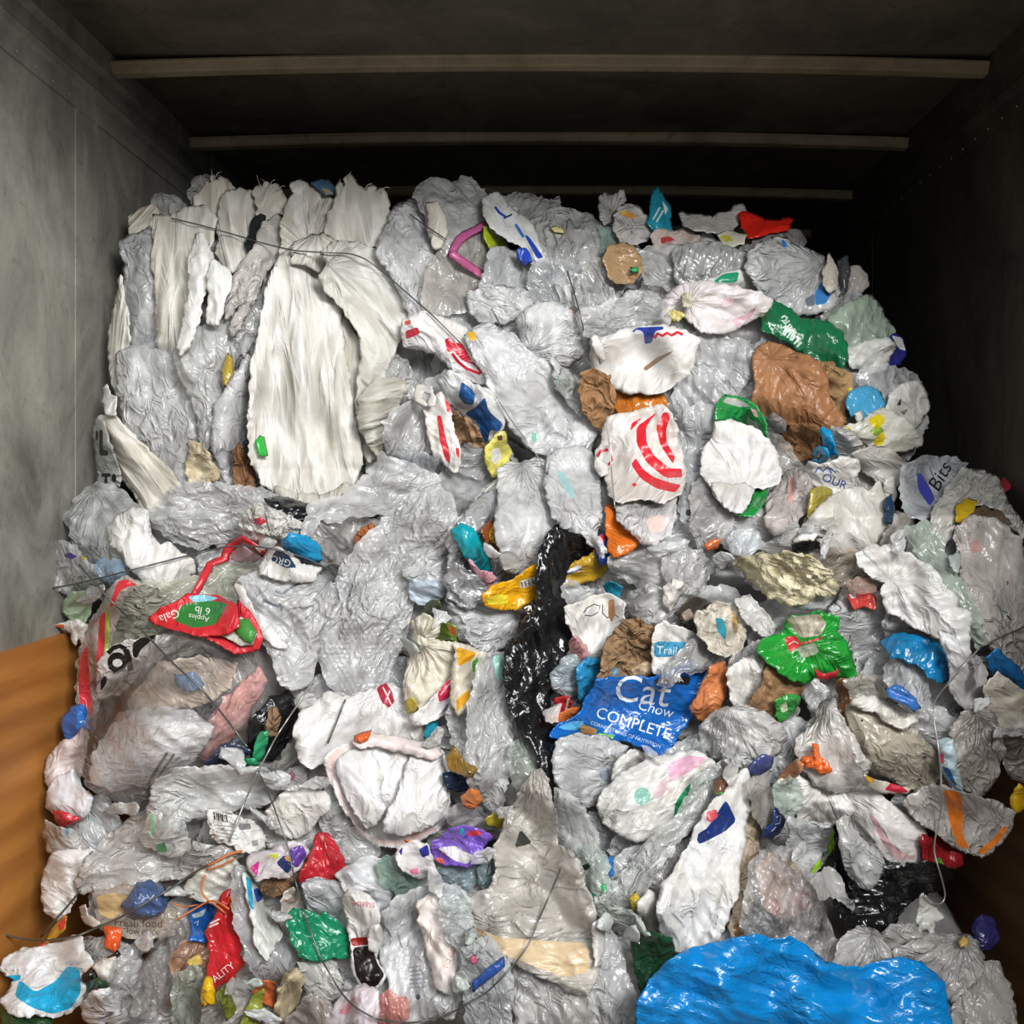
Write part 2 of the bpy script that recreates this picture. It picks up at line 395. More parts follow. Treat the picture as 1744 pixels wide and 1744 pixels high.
def piece(name, style, col, poly, parent=None, fold=None, fan=None, amp=1.0, puff=None, h=None, rag=None, prints=(), dents=(), lift=0.0, flat=False, origin=None, freq=1.0, maxT=0.10, sm=5):
    COUNT[0] += 1; seed = COUNT[0]; rs = np.random.RandomState(seed * 13 + 5)
    A, fr, an, pf, rg = SHAPE[style]
    if puff is not None: pf = puff * 0.66
    if rag is not None: rg = rag
    raw = parse(poly) if isinstance(poly, str) else np.asarray(poly, float)
    area_ = 0.5 * abs(np.sum(raw[:, 0] * np.roll(raw[:, 1], -1) - raw[:, 1] * np.roll(raw[:, 0], -1)))
    if h is None: h = 2.8 if area_ < 1500 else (3.4 if area_ < 9000 else 4.2)
    am = {'woven': .06, 'bag': .075, 'film': .11, 'haze': .08, 'paper': .11, 'gloss': .075, 'foil': .1, 'bubble': .06, 'clear': .05, 'glitter': .07, 'print': .03, 'sheen': .04}[style]
    if pf >= 0.6: am *= 0.6
    if flat: am = .02
    q_ = raw
    for it in range(3 if area_ > 1500 else 2):
        nx = np.roll(q_, -1, 0); d_ = nx - q_; ln = np.hypot(d_[:, 0], d_[:, 1])[:, None]
        md = (q_ + nx) / 2 + np.stack([d_[:, 1], -d_[:, 0]], 1) * rs.uniform(-1, 1, (len(q_), 1)) * am * (1.0, 1.5, 1.8)[it] * np.clip(40 / np.maximum(ln, 1), 0, 1)
        q_ = np.stack([q_, md], 1).reshape(-1, 2)
    out = resample(q_, h)
    tg = np.roll(out, -3, 0) - np.roll(out, 3, 0); tg /= np.maximum(np.hypot(tg[:, 0], tg[:, 1]), 1e-6)[:, None]
    sg = 1.0 if np.sum(out[:, 0] * np.roll(out[:, 1], -1) - out[:, 1] * np.roll(out[:, 0], -1)) > 0 else -1.0
    nr = np.stack([tg[:, 1], -tg[:, 0]], 1) * sg
    grow = (1.5 if area_ < 1500 else 4.0) if not flat else 0.0
    ks = min(1.0, (area_ / 2500.0) ** 0.5)
    jag = rg * ks * (1.6 * perlin(out[:, 0] / 38 + seed, out[:, 1] / 38, seed) + 0.9 * tri(perlin(out[:, 0] / 30, out[:, 1] / 30 + seed, seed + 3) * 1.3) + 0.5 * perlin(out[:, 0] / 8, out[:, 1] / 8, seed + 6))
    out = out + nr * (grow + jag)[:, None]
    E = edges_of(out)
    x0, y0 = out.min(0); x1, y1 = out.max(0)
    gx = np.arange(x0, x1 + h, h); gy = np.arange(y0, y1 + h, h * 0.866)
    X, Y = np.meshgrid(gx, gy); X = X + (np.arange(len(gy)) % 2)[:, None] * h / 2
    Q = np.stack([X.ravel(), Y.ravel()], 1) + rs.uniform(-0.18, 0.18, (X.size, 2)) * h
    Q = Q[pip(Q, E)]
    if len(Q): Q = Q[edist(Q, E) > 0.55 * h]
    # prints as constraint loops
    PR = []
    for pn, pc, sp in prints:
        lp = spec_loops(sp, h * 0.9); PR.append((pn, pc, np.concatenate([edges_of(l) for l in lp]), lp))
    verts = [Vector(p) for p in out]; ed = [(i, (i + 1) % len(out)) for i in range(len(out))]
    for _, _, pe, lp in PR:
        for l in lp:
            b = len(verts); verts += [Vector(p) for p in l]; ed += [(b + i, b + (i + 1) % len(l)) for i in range(len(l))]
        if len(Q): Q = Q[edist(Q, pe) > 0.35 * h]
    verts += [Vector(p) for p in Q]
    vo, _, fo, _, _, _ = delaunay_2d_cdt(verts, ed, [], 0, 1e-4)
    P = np.array([(v.x, v.y) for v in vo]); T = np.array([f for f in fo if len(f) == 3], int)
    cen = P[T].mean(1); T = T[pip(cen, E)]
    a, b, c = P[T[:, 0]], P[T[:, 1]], P[T[:, 2]]
    ar = (b[:, 0] - a[:, 0]) * (c[:, 1] - a[:, 1]) - (b[:, 1] - a[:, 1]) * (c[:, 0] - a[:, 0])
    keep = np.abs(ar) > 1e-4; T, ar = T[keep], ar[keep]
    T[ar > 0] = T[ar > 0][:, ::-1]            # facing the rear opening
    used = np.unique(T); remap = -np.ones(len(P), int); remap[used] = np.arange(len(used)); P = P[used]; T = remap[T]
    # --- the height field of this piece
    inner = edist(np.concatenate([Q, P]) if len(Q) else P, E).max()
    R = max(6.0, min(inner, 110.0)); TH = 0.006 if flat else min(maxT, max(0.006, inner / 650.0 * pf * 1.25))
    gb, bx, by = smooth_base(x0, x1, y0, y1, sm if area_ > 4000 else 3)
    cx, cy = (x0 + x1) / 2, (y0 + y1) / 2
    if fold is None: fold = rs.uniform(0, 180)
    fa = math.radians(fold)
    K = []
    for k in range(12):
        sp_ = 1.0 if an < 1.4 else 1.0 / an
        an_ = fa + math.pi / 2 + rs.uniform(-1, 1) * math.pi / 2 * sp_
        f_ = fr * freq * rs.uniform(0.7, 1.5) * (1.0 if k < 5 else (2.3 if k < 9 else 4.6))
        K.append((math.cos(an_) * f_, math.sin(an_) * f_, rs.uniform(0, 1), (1.0 if k < 5 else (0.60 if k < 9 else 0.34)) * rs.uniform(0.5, 1.2)))
    fanp = [float(v) for v in fan.split(',')] if fan else None
    amp_ = A * amp
    def height(p, dist=None):
        if dist is None: dist = edist(p, E)
        t = np.clip(dist / R, 0, 1); prof = 1 - (1 - t) ** 2
        q = p / 650.0
        wx = perlin(q[:, 0] * 7 + seed, q[:, 1] * 7, seed) ; wy = perlin(q[:, 0] * 7, q[:, 1] * 7 + seed, seed + 5)
        z = np.zeros(len(p))
        for kx, ky, ph, wgt in K:
            z += wgt * tri(q[:, 0] * kx + q[:, 1] * ky + ph + 0.35 * wx + 0.25 * wy)
        z *= 0.42
        z += 0.9 * perlin(q[:, 0] * 6 + 3.1 * seed, q[:, 1] * 6, seed + 9)
        mod = 0.55 + 0.6 * np.clip(perlin(q[:, 0] * 4, q[:, 1] * 4 + seed, seed + 2) + 0.4, 0, 1.2)
        z = z * mod * amp_
        if fanp:
            dx, dy = p[:, 0] - fanp[0], p[:, 1] - fanp[1]; r = np.hypot(dx, dy); th = np.arctan2(dy, dx)
            zz = np.zeros(len(p))
            for k, kk in enumerate((5, 8, 13, 21)):
                zz += tri(th * kk / (2 * math.pi) + 0.8 * perlin(np.cos(th) * 2.0 + k + r / 70.0, np.sin(th) * 2.0 + seed, seed + k) + k * 0.37) * (1.0, 0.8, 0.5, 0.3)[k] * (0.5 + perlin(np.cos(th) * 1.6 + 5 * k, np.sin(th) * 1.6 + r / 70.0, seed + 30 + k))
            z += zz * amp_ * 0.9 * np.clip(r / 45.0, 0.15, 1.0) * np.clip(1.35 - r / 100.0, 0.14, 1.0)
        if style == 'bubble':
            s = 9.5; r3 = s * 0.866; row = np.floor(p[:, 1] / r3); best = np.full(len(p), 1e9)
            for dj in (0, 1):
                jy = (row + dj) * r3; off = ((row + dj) % 2) * s / 2; ix = np.round((p[:, 0] - off) / s) * s + off
                best = np.minimum(best, (p[:, 0] - ix) ** 2 + (p[:, 1] - jy) ** 2)
            z += 0.0034 * np.clip(0.75 + 1.3 * perlin(p[:, 0] / 26, p[:, 1] / 26, 3), 0.1, 1.2) * np.sqrt(np.clip(1 - best / (s * 0.46) ** 2, 0, 1))
        e = np.clip(dist / 9.0, 0.12, 1)
        z = z * e + TH * prof
        for dx_, dy_, r_, dz_ in dents:
            z += dz_ * np.exp(-(((p[:, 0] - dx_) ** 2 + (p[:, 1] - dy_) ** 2) / r_ ** 2)) * e
        base = bil(gb, bx, by, p)
        edge_curl = amp_ * 0.8 * perlin(p[:, 0] / 30.0, p[:, 1] / 30.0 + seed, seed + 21) * (1 - e)
        return base + np.maximum(0.0035, 0.0035 + z + amp_ * 1.2 + edge_curl) + lift, base + 0.0012 + lift
    dist = edist(P, E); zf, zb = height(P, dist)
    isb = dist < 1e-3
    WF = world(P, zf)
    nb = np.where(~isb)[0]; bidx = np.arange(len(P)); bidx[nb] = len(P) + np.arange(len(nb))
    WB = world(P[nb], zb[nb])
    if fanp:
        dx, dy = P[:, 0] - fanp[0], P[:, 1] - fanp[1]; a0 = math.atan2(cy - fanp[1], cx - fanp[0]); UV = np.stack([(np.arctan2(dy, dx) - a0 + 3 * math.pi) % (2 * math.pi) * 0.14, np.hypot(dx, dy) / 650.0], 1)
    else:
        c_, s_ = math.cos(fa), math.sin(fa); UV = np.stack([(-P[:, 0] * s_ + P[:, 1] * c_) / 650.0, (P[:, 0] * c_ + P[:, 1] * s_) / 650.0], 1)
    UV = UV + seed * 1.37
    single = style in ('film', 'clear', 'bubble', 'glitter')
    low = WF[np.argmin(WF[:, 2])]
    if origin is None: origin = np.array([WF[:, 0].mean(), WF[:, 1].mean(), low[2]])
    cen = P[T].mean(1); owner = np.full(len(T), -1)
    for k, (_, _, pe, _) in enumerate(PR): owner[pip(cen, pe)] = k
    def emit(nm, st, cl, tf, back, par):
        V = np.concatenate([WF, WB]) if back else WF
        fc = tf
        if back: fc = np.concatenate([tf, bidx[T][:, ::-1]])
        us = np.unique(fc); rm = -np.ones(len(V), int); rm[us] = np.arange(len(us))
        ob = mesh_obj(nm, V[us] - origin, rm[fc], mat(st, cl), par)
        UA = np.concatenate([UV, UV[nb]])[us]; li = rm[fc].ravel()
        ob.data.uv_layers.new(name='UVMap').data.foreach_set('uv', UA[li].astype(np.float32).ravel())
        return ob
    o = emit(name, style, col, T[owner < 0], not single, parent)
    if parent is None: o.location = origin
    groups = {}
    for k, (pn, pc, _, _) in enumerate(PR): groups.setdefault((pn, pc, k if pn in ('stain', 'badge', 'tab') else 0), []).append(k)
    for (pn, pc, _), ks in groups.items():
        tf = T[np.isin(owner, ks)]
        if len(tf): emit(pn, 'print', pc, tf, False, o)
    # add to the pile
    i0 = max(0, int((x0 - GX0) / GS)); i1 = min(GW, int((x1 - GX0) / GS) + 2); j0 = max(0, int((y0 - GY0) / GS)); j1 = min(GH, int((y1 - GY0) / GS) + 2)
    if i1 > i0 and j1 > j0:
        X, Y = np.meshgrid(GX0 + np.arange(i0, i1) * GS, GY0 + np.arange(j0, j1) * GS)
        C = np.stack([X.ravel(), Y.ravel()], 1); ins = pip(C, E)
        if ins.any():
            hz = np.full(len(C), -9.0); hz[ins] = height(C[ins])[0]
            HG[j0:j1, i0:i1] = np.maximum(HG[j0:j1, i0:i1], hz.reshape(X.shape))
    return o, origin

def I(name, label, cat, style, col, poly, kids=(), group=None, **kw):
    o, org = piece(name, style, col, poly, **kw)
    tag(o, label, cat, group)
    for kd in kids:
        kn, ks, kc, kp = kd[:4]; kk = kd[4] if len(kd) > 4 else {}
        piece(kn, ks, kc, kp, parent=o, origin=org, **kk)
    return o

def tube(name, pts, r, m, parent=None, lift=0.004, follow=True, sides=6, twist=None):
    p = np.array([[float(v) for v in s.split(',')] for s in pts.split()])
    # smooth the path
    t = np.linspace(0, 1, len(p)); n = max(12, int(np.sum(np.hypot(*np.diff(p, axis=0).T)) / 7)); tt = np.linspace(0, 1, n)
    L = np.concatenate([[0], np.cumsum(np.hypot(*np.diff(p, axis=0).T))]); L /= L[-1]
    q = np.stack([np.interp(tt, L, p[:, 0]), np.interp(tt, L, p[:, 1])], 1)
    for _ in range(3): q[1:-1] = (q[:-2] + 2 * q[1:-1] + q[2:]) / 4
    z = np.max([bil(HG, GX0, GY0, q + np.array(d)) for d in ((0, 0), (5, 0), (-5, 0), (0, 5), (0, -5))], axis=0) + lift
    zz = z.copy()
    for _ in range(6): zz[1:-1] = np.maximum(z[1:-1], (zz[:-2] + zz[2:]) / 2)
    for _ in range(14): zz[1:-1] = np.maximum(z[1:-1], (zz[:-2] + 2 * zz[1:-1] + zz[2:]) / 4)
    c = world(q, zz)
    tg = np.gradient(c, axis=0); tg /= np.linalg.norm(tg, axis=1)[:, None]
    up = np.array([0, -1.0, 0]); s1 = np.cross(tg, up); s1 /= np.maximum(np.linalg.norm(s1, axis=1), 1e-6)[:, None]; s2 = np.cross(tg, s1)
    org = c[np.argmin(c[:, 2])].copy(); V, Fc = [], []
    for i in range(n):
        for k in range(sides):
            a = 2 * math.pi * k / sides; V.append(c[i] + r * (math.cos(a) * s1[i] + math.sin(a) * s2[i]) - (org if parent is None else np.array(parent.location)))
    for i in range(n - 1):
        for k in range(sides):
            j = (k + 1) % sides; Fc.append((i * sides + k, i * sides + j, (i + 1) * sides + j, (i + 1) * sides + k))
    Fc += [tuple(range(sides - 1, -1, -1)), tuple(range((n - 1) * sides, n * sides))]
    o = mesh_obj(name, V, Fc, m, parent)
    if parent is None: o.location = org
    return o

# ------------------------------------------------------------------ pressed bale bodies behind the loose face
def bale(name, x0, x1, y0, y1, z0, z1, label, seed):
    V, Fc, n = [], [], 14
    def face(o, u, v):
        b = len(V)
        for j in range(n + 1):
            for i in range(n + 1):
                V.append([o[k] + u[k] * i / n + v[k] * j / n for k in range(3)])
        for j in range(n):
            for i in range(n):
                a = b + j * (n + 1) + i; Fc.append((a, a + 1, a + n + 2, a + n + 1))
    dx, dy, dz = x1 - x0, y1 - y0, z1 - z0
    face((x0, y0, z0), (dx, 0, 0), (0, 0, dz)); face((x1, y1, z0), (-dx, 0, 0), (0, 0, dz))
    face((x0, y1, z0), (0, -dy, 0), (0, 0, dz)); face((x1, y0, z0), (0, dy, 0), (0, 0, dz))
    face((x0, y0, z1), (dx, 0, 0), (0, dy, 0)); face((x0, y1, z0), (dx, 0, 0), (0, -dy, 0))
    A = np.array(V); c = np.array([(x0 + x1) / 2, (y0 + y1) / 2, (z0 + z1) / 2]); hf = np.array([dx, dy, dz]) / 2
    q = (A - c) / hf; r = np.linalg.norm(q, axis=1); k = np.clip(1.34 / r, 0, 1)[:, None]
    d = 0.05 * perlin(A[:, 0] * 5 + A[:, 1] * 3 + seed, A[:, 2] * 5 + A[:, 1] * 2, seed) - 0.03
    A = c + (A - c) * k * (1 + d[:, None] * 0.6); org = np.array([c[0], c[1], A[:, 2].min()])
    o = mesh_obj(name, A - org, Fc, mat('haze', '#8f8d88'))
    o.location = org; tag(o, label, 'bale', kind='stuff')
bale('plastic_bale', -1.12, 1.02, 3.02, 4.4, -0.06, 0.74, 'upper bale of tightly pressed plastic film behind the loose bags', 3)
bale('plastic_bale', -1.13, 1.18, 2.62, 4.4, -1.02, -0.07, 'lower bale of tightly pressed plastic film behind the loose bags', 8)
bale('plastic_bale', -1.10, 1.15, 2.50, 4.4, -1.55, -1.05, 'bottom bale of pressed plastic film resting on the trailer floor', 11)

# crumpled film wedged in every gap between the larger bags
PILE = parse('225,385 330,340 480,335 620,335 760,330 900,360 1040,360 1120,360 1260,380 1380,420 1440,470 1500,540 1530,620 1550,700 1590,790 1690,830 1740,880 1744,1200 1700,1340 1640,1440 1560,1480 1430,1420 1400,1580 1500,1660 1680,1650 1744,1760 60,1760 30,1690 110,1590 90,1480 100,1320 140,1220 150,1080 100,980 140,860 200,830 190,700 205,500')
rf = np.random.RandomState(11); PE = edges_of(PILE); kf = 0
FCOL = ['#b9bab8', '#a9aaa6', '#c4c3bf', '#9fa2a2', '#b5afa6', '#c9c9c9', '#aab0b0']
for gy in range(360, 1790, 118):
    for gx in range(60, 1760, 122):
        p = np.array([[gx + rf.uniform(-28, 28) + (46 if (gy // 118) % 2 else 0), gy + rf.uniform(-24, 24)]])
        if not pip(p, PE)[0] or edist(p, PE)[0] < 42: continue
        cx, cy = p[0]; R = min(rf.uniform(78, 108), edist(p, PE)[0] + 12); n = 13; ph = rf.uniform(0, 6.28); ec = rf.uniform(0.65, 1.0); ro = rf.uniform(0, 3.14)
        pts = []
        for k in range(n):
            a = 2 * math.pi * k / n; rr = R * rf.uniform(0.72, 1.12); u, v = rr * math.cos(a), rr * ec * math.sin(a)
            pts.append((cx + u * math.cos(ro) - v * math.sin(ro), cy + u * math.sin(ro) + v * math.cos(ro)))
        st = 'film' if kf % 3 else 'haze'
        I('film_scrap', 'crumpled grey film scrap wedged in a gap between the larger bags', 'film', st, FCOL[kf % len(FCOL)], pts,
          group='film scraps wedged between the larger bags', h=7.0, puff=0.30, amp=1.6, maxT=0.03); kf += 1

# ================================================================== upper bale, woven white sacks
I('film_scrap', 'dark grey clear film dome at the far top corner of the white sacks', 'film', 'film', '#8a8a86', '261,345 268,332 280,330 295,334 308,345 316,356 312,368 270,372')
I('plastic_sheet', 'crumpled beige sheet end at the outer shoulder beside the wall', 'sheet', 'woven', '#c9c3b6', '222,372 240,358 258,352 268,360 266,385 250,398 224,402', freq=1.5)
I('plastic_film', 'tall grey hazy film hanging at the outer edge of the white sacks', 'film', 'haze', '#b4b7b8', '205,414 224,402 262,386 268,480 270,600 250,640 218,600 208,500 215,450 208,425', fold=85)
I('film_scrap', 'dim clear film dome behind the first frayed white tuft', 'film', 'film', '#a09e98', '322,330 330,306 350,300 366,312 366,345 330,348')
I('plastic_film', 'wide grey film sleeve hanging between the strips and the big sack', 'film', 'haze', '#b2b1ab', '340,500 380,465 420,450 452,480 447,560 432,640 405,700 385,725 360,725 340,690 330,620', fold=95)
I('woven_sack', 'frayed cream tuft of woven sack rising to the top near the wall', 'sack', 'woven', '#dcd7cb', '332,345 336,330 346,318 352,308 358,316 362,296 368,310 372,302 385,312 396,326 402,345 398,385 340,385', rag=2.6, freq=1.5, fold=80)
I('woven_sack', 'lumpy off-white sack bundle hanging from the top by the black gap', 'sack', 'woven', '#dfdcd5', '376,345 385,325 410,320 432,328 446,345 440,366 430,382 418,405 422,430 416,446 395,462 385,460 372,430 374,390', fold=80, rag=2)
I('woven_sack', 'frayed grey-white knob of sack cloth above the black gap', 'sack', 'woven', '#d3cfc5', '434,332 440,318 448,322 452,312 462,318 470,318 480,330 486,346 484,366 470,368 455,374 440,362', rag=2.6, freq=1.6)
I('woven_sack', 'long pleated off-white sack strip hanging straight from the top', 'sack', 'woven', '#dedbd2', '263,366 280,370 300,362 330,355 352,352 368,372 356,420 344,470 334,530 324,590 312,620 285,617 268,590 266,500 264,430', fold=92, amp=1.5)
I('woven_sack', 'narrow pleated white sack edge nearest the metal wall', 'sack', 'woven', '#e3e1db', '207,470 214,520 218,580 217,640 220,720 205,705 192,645 188,590 193,530', fold=92, amp=1.3)
I('plastic_film', 'broad milky film sleeve filling the lower corner beside the wall', 'film', 'haze', '#cdcdcb', '205,600 240,590 290,610 330,600 338,640 348,700 360,760 374,800 362,820 326,828 290,827 240,785 213,725 203,660', fold=75, puff=.5)
I('plastic_film', 'grey film tube running down beside the milky film sleeve', 'film', 'haze', '#bcbcb8', '330,560 380,548 398,560 397,620 382,690 374,742 350,772 334,700 305,640 297,600', fold=82, puff=.5)
I('plastic_film', 'slender grey-lilac film twist just outside the big white sack', 'film', 'haze', '#d0d0d3', '398,640 425,600 434,640 426,690 420,740 407,770 400,805 406,826 385,828 370,800 362,750 366,700 382,670', fold=80, puff=.6)
I('packet_scrap', 'yellow wrapper sliver caught between two grey film tubes', 'packet', 'gloss', '#b59a3a', '388,602 396,614 394,640 383,660 379,640')
I('paper_bag', 'peach wrinkled paper lump at the foot of the grey film tube', 'bag', 'paper', '#e6d4b2', '322,756 345,758 358,785 370,812 355,824 322,822 318,790', freq=1.4)
I('paper_bag', 'brown paper roll at the foot of the slender film twist', 'bag', 'paper', '#8a6246', '398,770 406,756 416,774 430,808 432,832 406,832 400,802', fold=80)
I('film_scrap', 'black sheet painting the shaded gap between the lumpy sack bundle and its neighbour', 'film', 'gloss', '#25292a', '432,372 444,364 452,368 446,385 448,398 438,415 426,432 416,414 426,400 426,385')  # shaded gap drawn as a black sheet
I('plastic_film', 'beige folded film bag tapering to a point below the black hollow', 'film', 'haze', '#cfc7bc', '450,380 470,368 484,380 478,420 462,450 450,470 436,500 420,530 398,570 393,560 405,520 386,545 384,520 400,470 420,440 440,410', fold=110, amp=1.2)
I('plastic_sheet', 'bright white torn sheet strip hanging over the pleated sack', 'sheet', 'bag', '#f0f0ee', '335,400 344,398 352,420 364,450 354,480 340,520 332,560 320,590 307,604 312,560 318,520 324,480 322,450', fold=100)
I('plastic_sheet', 'short white strip with ragged end below the lumpy sack bundle', 'sheet', 'bag', '#ecedec', '362,444 388,462 391,478 388,492 380,520 370,552 356,550 358,500 356,470', fold=88)
I('woven_sack', 'pleated cream sack corner slanting down to the wall foot', 'sack', 'woven', '#e7e1d6', '168,714 182,710 196,712 215,730 250,765 285,800 304,828 287,850 264,876 250,872 235,847 205,812 185,772', fold=48, amp=1.4)
I('plastic_sheet', 'small curled white tab sticking out against the metal wall', 'sheet', 'bag', '#f0efed', '176,660 183,653 187,672 199,676 198,707 178,707')
I('plastic_sheet', 'grey sheet with black block letters tucked behind the cream sack corner', 'sheet', 'bag', '#a9abaa', '163,714 175,720 201,800 201,827 172,827 167,780 161,745',
  prints=[('lettering', '#151516', '169,732 175,732 175,766 184,768 184,776 169,776 | 173,806 188,806 188,812 183,812 183,822 178,822 178,812 173,812'), ('lettering', '#151516', 'E:165,742,2.6,9'), ('lettering', '#151516', 'E:194,814,4,7')], lift=-.01)
I('woven_sack', 'grey woven fold hanging along the inner side of the big sack', 'sack', 'woven', '#cfcbc2', '570,520 590,545 610,580 617,640 614,690 629,740 642,775 627,787 605,742 588,690 577,620', fold=85)
I('woven_sack', 'gathered white sack neck above the big barrel sack', 'sack', 'woven', '#dcd9d2', '492,345 500,330 496,318 512,308 530,320 552,330 570,345 577,372 562,402 545,415 530,405 510,425 490,442 476,442 482,410 480,385 488,365', freq=1.4, rag=2, fan='530,430')
I('packet_scrap', 'slate blue wrapper peeking over the top between two sack necks', 'packet', 'gloss', '#476885', '530,312 545,306 560,308 570,318 574,332 555,330 540,320', prints=[('printed_patch', '#a08a70', '545,320 560,322 568,330 556,330')])
I('woven_sack', 'white sack with shredded top edge beside the slate blue wrapper', 'sack', 'woven', '#dedbd4', '554,405 560,370 572,340 578,312 584,322 590,318 596,299 602,314 615,318 622,328 630,318 640,327 648,322 660,333 666,350 664,372 652,395 642,412 600,424 562,424', rag=2.6, fold=85, freq=1.3)
I('woven_sack', 'largest white woven sack, barrel shaped with a gathered bottom seam', 'sack', 'woven', '#e7e5e0', '548,398 500,420 478,440 460,480 446,540 436,600 428,680 424,740 430,790 448,825 478,842 520,850 560,853 602,824 616,790 606,730 594,660 584,600 579,530 576,470 566,420', fold=86, amp=.85, freq=.75, puff=.6, maxT=.12,
  kids=[('bottom_seam', 'woven', '#c9c5bb', '470,832 500,842 545,846 590,826 598,834 575,852 540,860 500,858 478,850', {'freq': 2.0, 'fold': 90}),
        ('sticker', 'print', '#2fae3f', '434,752 442,741 451,744 457,777 441,778', {'flat': True, 'amp': .3}),
        ('neck', 'woven', '#dedbd3', '500,420 530,402 552,400 570,412 574,440 550,460 520,450 498,446', {'fan': '540,395', 'amp': .8})])
I('woven_sack', 'grey-white woven cloth draped in swags beside the barrel sack', 'sack', 'woven', '#dbdad4', '550,430 570,412 610,415 645,430 677,470 692,510 698,545 690,567 672,592 657,632 652,662 642,702 620,717 608,702 612,662 620,612 612,562 590,532 572,507 553,492 545,470 558,450', fold=50, amp=1.5, fan='556,450')
I('woven_sack', 'rumpled grey knot of cloth at the lower end of the draped swags', 'sack', 'woven', '#cdcbc2', '612,680 640,650 680,645 692,665 672,700 652,722 657,742 642,774 625,752 610,715', freq=1.7, amp=1.3)
# ------------------------------------------------------------------ upper bale, middle
I('plastic_film', 'milky white film sack bulging beside the draped woven cloth', 'film', 'haze', '#dcdcde', '648,402 665,365 690,345 715,340 735,360 742,400 737,440 727,480 722,520 707,547 690,522 670,472 643,432', fold=80, puff=.7)
I('plastic_film', 'puffy clear film cloud rising at the top centre of the pile', 'film', 'film', '#d2d4d4', '702,335 715,316 735,304 760,308 770,318 785,302 805,308 825,323 832,345 830,382 800,404 770,424 745,412 728,382 713,345', puff=.7)
I('plastic_sheet', 'narrow cream strip hanging below the clear film cloud', 'sheet', 'woven', '#ddd8cc', '728,348 745,345 752,360 758,400 752,422 740,422 730,390', fold=95)
I('zip_bag', 'greyish beige zip bag with a magenta pink closure strip', 'bag', 'film', '#b3aca0', '770,420 790,400 825,382 832,420 824,450 828,470 817,502 800,522 760,535 720,532 725,490 735,445',
  kids=[('closure_strip', 'print', '#b4588a', '828,377 812,384 790,394 777,404 767,424 763,436 771,440 778,426 788,411 806,399 828,389', {'amp': .4}),
        ('closure_strip', 'print', '#c0608f', '763,434 772,427 790,440 812,455 827,467 824,476 805,464 780,447', {'amp': .4})])
I('packet_scrap', 'lime green scrap beside the pink zip closure', 'packet', 'gloss', '#a3b32a', '824,386 840,386 856,398 863,418 850,425 836,425 826,408')
I('plastic_film', 'flat grey film sheet below the lime green scrap', 'film', 'haze', '#a9aeae', '838,425 860,424 885,432 905,450 912,470 902,492 870,497 840,492 818,487 828,460')
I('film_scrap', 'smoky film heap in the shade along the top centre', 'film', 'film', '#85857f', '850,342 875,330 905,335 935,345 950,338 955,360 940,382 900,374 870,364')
I('plastic_film', 'clear frilled film bag at the top right of the blue lettered bag', 'film', 'film', '#bbbab2', '905,380 930,362 970,358 1000,365 1020,380 1024,420 1022,450 1000,472 960,452 935,442 915,415', fold=70,
  kids=[('label', 'print', '#d0c88a', '935,388 945,384 958,388 962,397 945,396', {'flat': True})])
I('plastic_bag', 'crumpled white bag with royal blue lettering slanting down from the top', 'bag', 'bag', '#e0e3e3', '824,340 838,330 848,328 860,345 875,360 890,372 905,385 910,400 917,420 928,442 915,452 900,442 892,420 872,410 852,395 838,387 826,367', freq=1.8, amp=1.2, fold=50,
  prints=[('lettering', '#2743b4', '893,400 900,402 926,438 915,441'), ('lettering', '#2743b4', 'S:4:843,352 850,362 862,370'), ('lettering', '#3a6fc4', 'S:5:878,382 888,398 892,404'), ('lettering', '#2d3f66', 'S:3:858,372 872,365')],
  kids=[('blue_panel', 'bag', '#2b49bd', '881,426 895,423 906,445 897,452 882,438')])
I('plastic_film', 'bluish grey clear pack below the royal blue lettering', 'film', 'film', '#9fa6ad', '912,450 935,440 965,445 985,455 992,470 972,492 952,517 920,522 900,502 903,470', fold=60)
I('film_scrap', 'torn clear film with a pale printed flap near a black wire', 'film', 'film', '#a9aba9', '945,482 965,468 985,490 1000,540 990,565 975,560 960,520', prints=[('printed_patch', '#d8d8da', '960,486 968,484 976,520 970,524'), ('printed_patch', '#c89a86', '975,525 990,530 992,540 976,535')])
I('plastic_film', 'clear bottle-like film tube above the tinted film mass', 'film', 'film', '#b5b6b2', '1000,450 1020,445 1037,470 1042,500 1032,532 1005,537 986,522 983,480', fold=60)
I('plastic_film', 'pale film tuft tied at the top beside the teal packet', 'film', 'haze', '#cfcbc2', '1023,338 1030,332 1037,336 1048,331 1058,322 1063,340 1053,360 1051,376 1030,379 1023,368', rag=2, fan='1042,372')
I('film_scrap', 'mint green film sliver beneath the pale film tuft', 'film', 'film', '#7fa99a', '1022,384 1032,390 1048,398 1050,417 1035,428 1023,430')
I('plastic_bag', 'off-white bag with orange print along the top of the pile', 'bag', 'haze', '#d6cfc8', '1050,362 1068,350 1082,352 1096,368 1110,385 1106,402 1085,414 1058,410 1048,390', prints=[('printed_patch', '#d99248', '1052,363 1075,361 1085,372 1072,372'), ('printed_patch', '#e0b040', '1058,360 1066,358 1068,364 1060,366')])
I('snack_packet', 'small teal packet with white stripes standing up at the top', 'packet', 'gloss', '#2388a0', '1110,350 1113,330 1119,322 1128,338 1139,355 1137,375 1142,392 1128,397 1112,390 1106,378', puff=.35,
  prints=[('lettering', '#cfe4e8', 'S:3:1112,374 1118,364 1124,353'), ('lettering', '#cfe4e8', 'S:3:1118,378 1124,368 1130,358'), ('printed_patch', '#d8d8d8', '1128,342 1138,355 1133,366 1130,352')])
